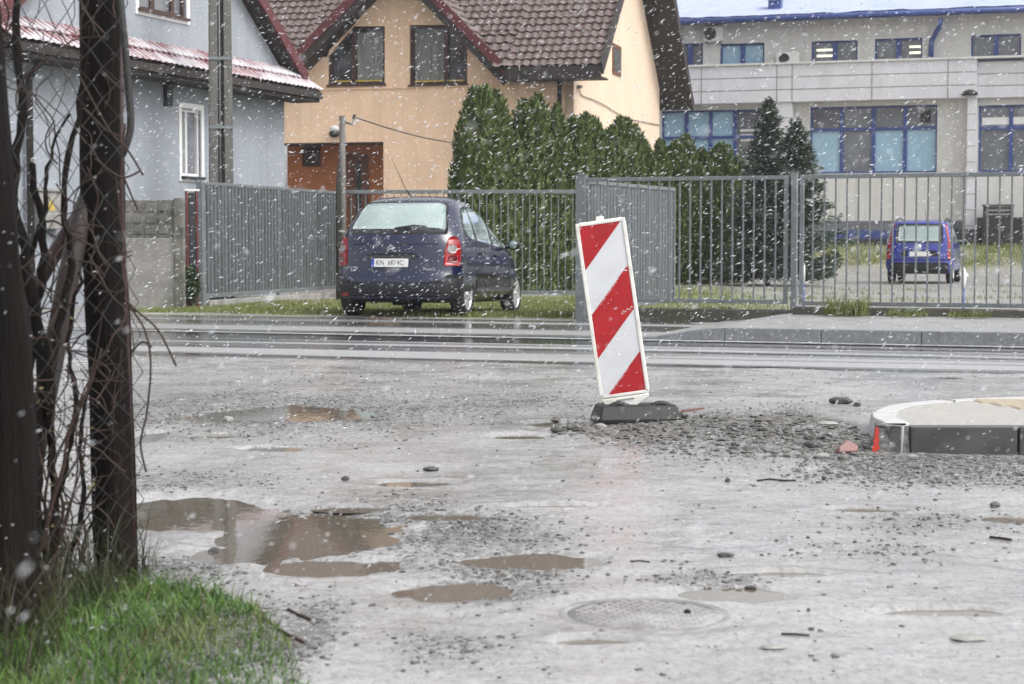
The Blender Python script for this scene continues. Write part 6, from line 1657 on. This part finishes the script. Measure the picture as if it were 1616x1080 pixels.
for i in range(150):
    x = rs.uniform(-40, 205); y = rs.uniform(380, 960) if rs.random() < .75 else rs.uniform(-20, 380); P = []; Yd = rs.uniform(5.05, 5.7); a = rs.uniform(0, 6.28) if rs.random() < .5 else rs.gauss(-1.57, .5)
    for k in range(rs.randint(4, 8)):
        P.append(W(x, y, Yd)); a += rs.gauss(0, .5); x += 26*math.cos(a); y += 26*math.sin(a); Yd += rs.gauss(0, .02)
        if x > 212: break
    if len(P) > 2: vn.tube(catmull(P, 3), rs.uniform(.0012, .0030), 4)
for i in range(26):
    x = rs.uniform(-30, 130); P = []; y = 985; Yd = rs.uniform(5.0, 5.6); dx = rs.uniform(-12, 16)
    for k in range(rs.randint(5, 10)):
        P.append(W(x, y, Yd)); y -= 62; x += dx+rs.gauss(0, 13)
        if x > 205: break
    if len(P) > 2: nn_ = (len(P)-1)*3+1; r0 = rs.uniform(.004, .010); vn.tube(catmull(P, 3), [r0*(1-.75*j/nn_) for j in range(nn_)], 5)
tag(vn.build('climbing_vine', M['twig']), 'bare brown vine stems tangled through the wire mesh at the left', 'vine')
lv = MB(); 
for i in range(170):
    x = rs.uniform(40, 150); y = rs.gauss(700, 110); c = W(x, y, rs.uniform(5.1, 5.6)); d = Vector((rs.gauss(0, 1), rs.gauss(0, 1), rs.gauss(0, 1))).normalized(); e = d.cross(Vector((rs.gauss(0, 1), rs.gauss(0, 1), 1))).normalized(); l = rs.uniform(.005, .012)
    lv.add([c-d*l, c+e*l*.6, c+d*l, c-e*l*.6], [(0, 1, 2, 3)])
tag(lv.build('bramble_leaves', leafmat('withered_leaves', (.05, .055, .02), (.12, .11, .035), (.14, .06, .02), 30.)), 'few small withered leaves low in the wire mesh', 'leaves', kind='stuff')
n = 4200; x = RNG.uniform(-1.85, -1.10, n); y = RNG.uniform(4.2, 5.8, n); x = np.where(y < 4.9, x-.0, x); pts = np.stack([x, y], 1)
blades('tall_weeds', pts, ground_h(x, y), .05+.32*RNG.random(n)**2.6, .0014, leafmat('weed_stalks', (.012, .018, .006), (.05, .055, .018), (.06, .035, .02), 8.), 'dark tangled weeds under the wire mesh fence', 'weeds', .6)

# ------------------------------------------------------------------ falling snow
rs = np.random.default_rng(99)
n = 46000
Yf = 1.6+(25.5-1.6)*rs.random(n)**.62; Yf[:240] = .9+2.6*rs.random(240)
Xf = (rs.random(n)*2-1)*(.33*Yf+.3); Zf = H+(rs.random(n)*(.145+.24)-.24)*Yf*1.05
k = (Zf > .03) & ~((Yf > 24.2) & (Zf < 1.8)); Xf, Yf, Zf = Xf[k], Yf[k], Zf[k]; n = len(Xf)
base = np.array([(1, 0, 0), (-1, 0, 0), (0, 1, 0), (0, -1, 0), (0, 0, 1), (0, 0, -1)], float); oct_ = np.array([(0, 2, 4), (2, 1, 4), (1, 3, 4), (3, 0, 4), (2, 0, 5), (1, 2, 5), (3, 1, 5), (0, 3, 5)])
ang = np.where(rs.random(n) < .9, rs.normal(.50, .24, n), rs.random(n)*3.14)
sz = .0040*np.exp(rs.normal(-.25, .42, n)).clip(.35, 1.9); el = 1.2+2.0*rs.random(n)**1.3
V = np.zeros((n, 6, 3)); L = sz*el*np.clip(Yf/9., .45, 1.35); Tn = sz*.52*np.clip(Yf/11., .5, 1.25)
ca, sa = np.cos(ang), np.sin(ang)
for j, (bx, by, bz) in enumerate(base):
    q_ = 1+.3*(rs.random(n)-.5)
    lx = bx*L*q_; lz = bz*Tn*q_; ly = by*Tn*q_
    V[:, j, 0] = Xf+lx*ca-lz*sa; V[:, j, 1] = Yf+ly; V[:, j, 2] = Zf+lx*sa+lz*ca
Fq = (oct_[None]+(np.arange(n)*6)[:, None, None]).reshape(-1, 3)
tag(arr_mesh('falling_snow', V.reshape(-1, 3), Fq, M['flake'], None, smooth=True), 'white wet snowflakes drifting through the air over the lot', 'snow', kind='stuff')

# ------------------------------------------------------------------ snowy air (name haze)
hz_ = MB().box(-60, 75, -8, 130, -1.2, 13.5)
hm = bpy.data.materials.new('snowy_air'); hm.use_nodes = True; hn = hm.node_tree; hn.nodes.clear()
ho = hn.nodes.new('ShaderNodeOutputMaterial'); hv = hn.nodes.new('ShaderNodeVolumePrincipled')
hv.inputs['Color'].default_value = (.93, .95, 1, 1); hv.inputs['Density'].default_value = .0006; hv.inputs['Anisotropy'].default_value = 0
hn.links.new(hv.outputs[0], ho.inputs['Volume'])
hb = hz_.build('haze', hm); tag(hb, kind='stuff')
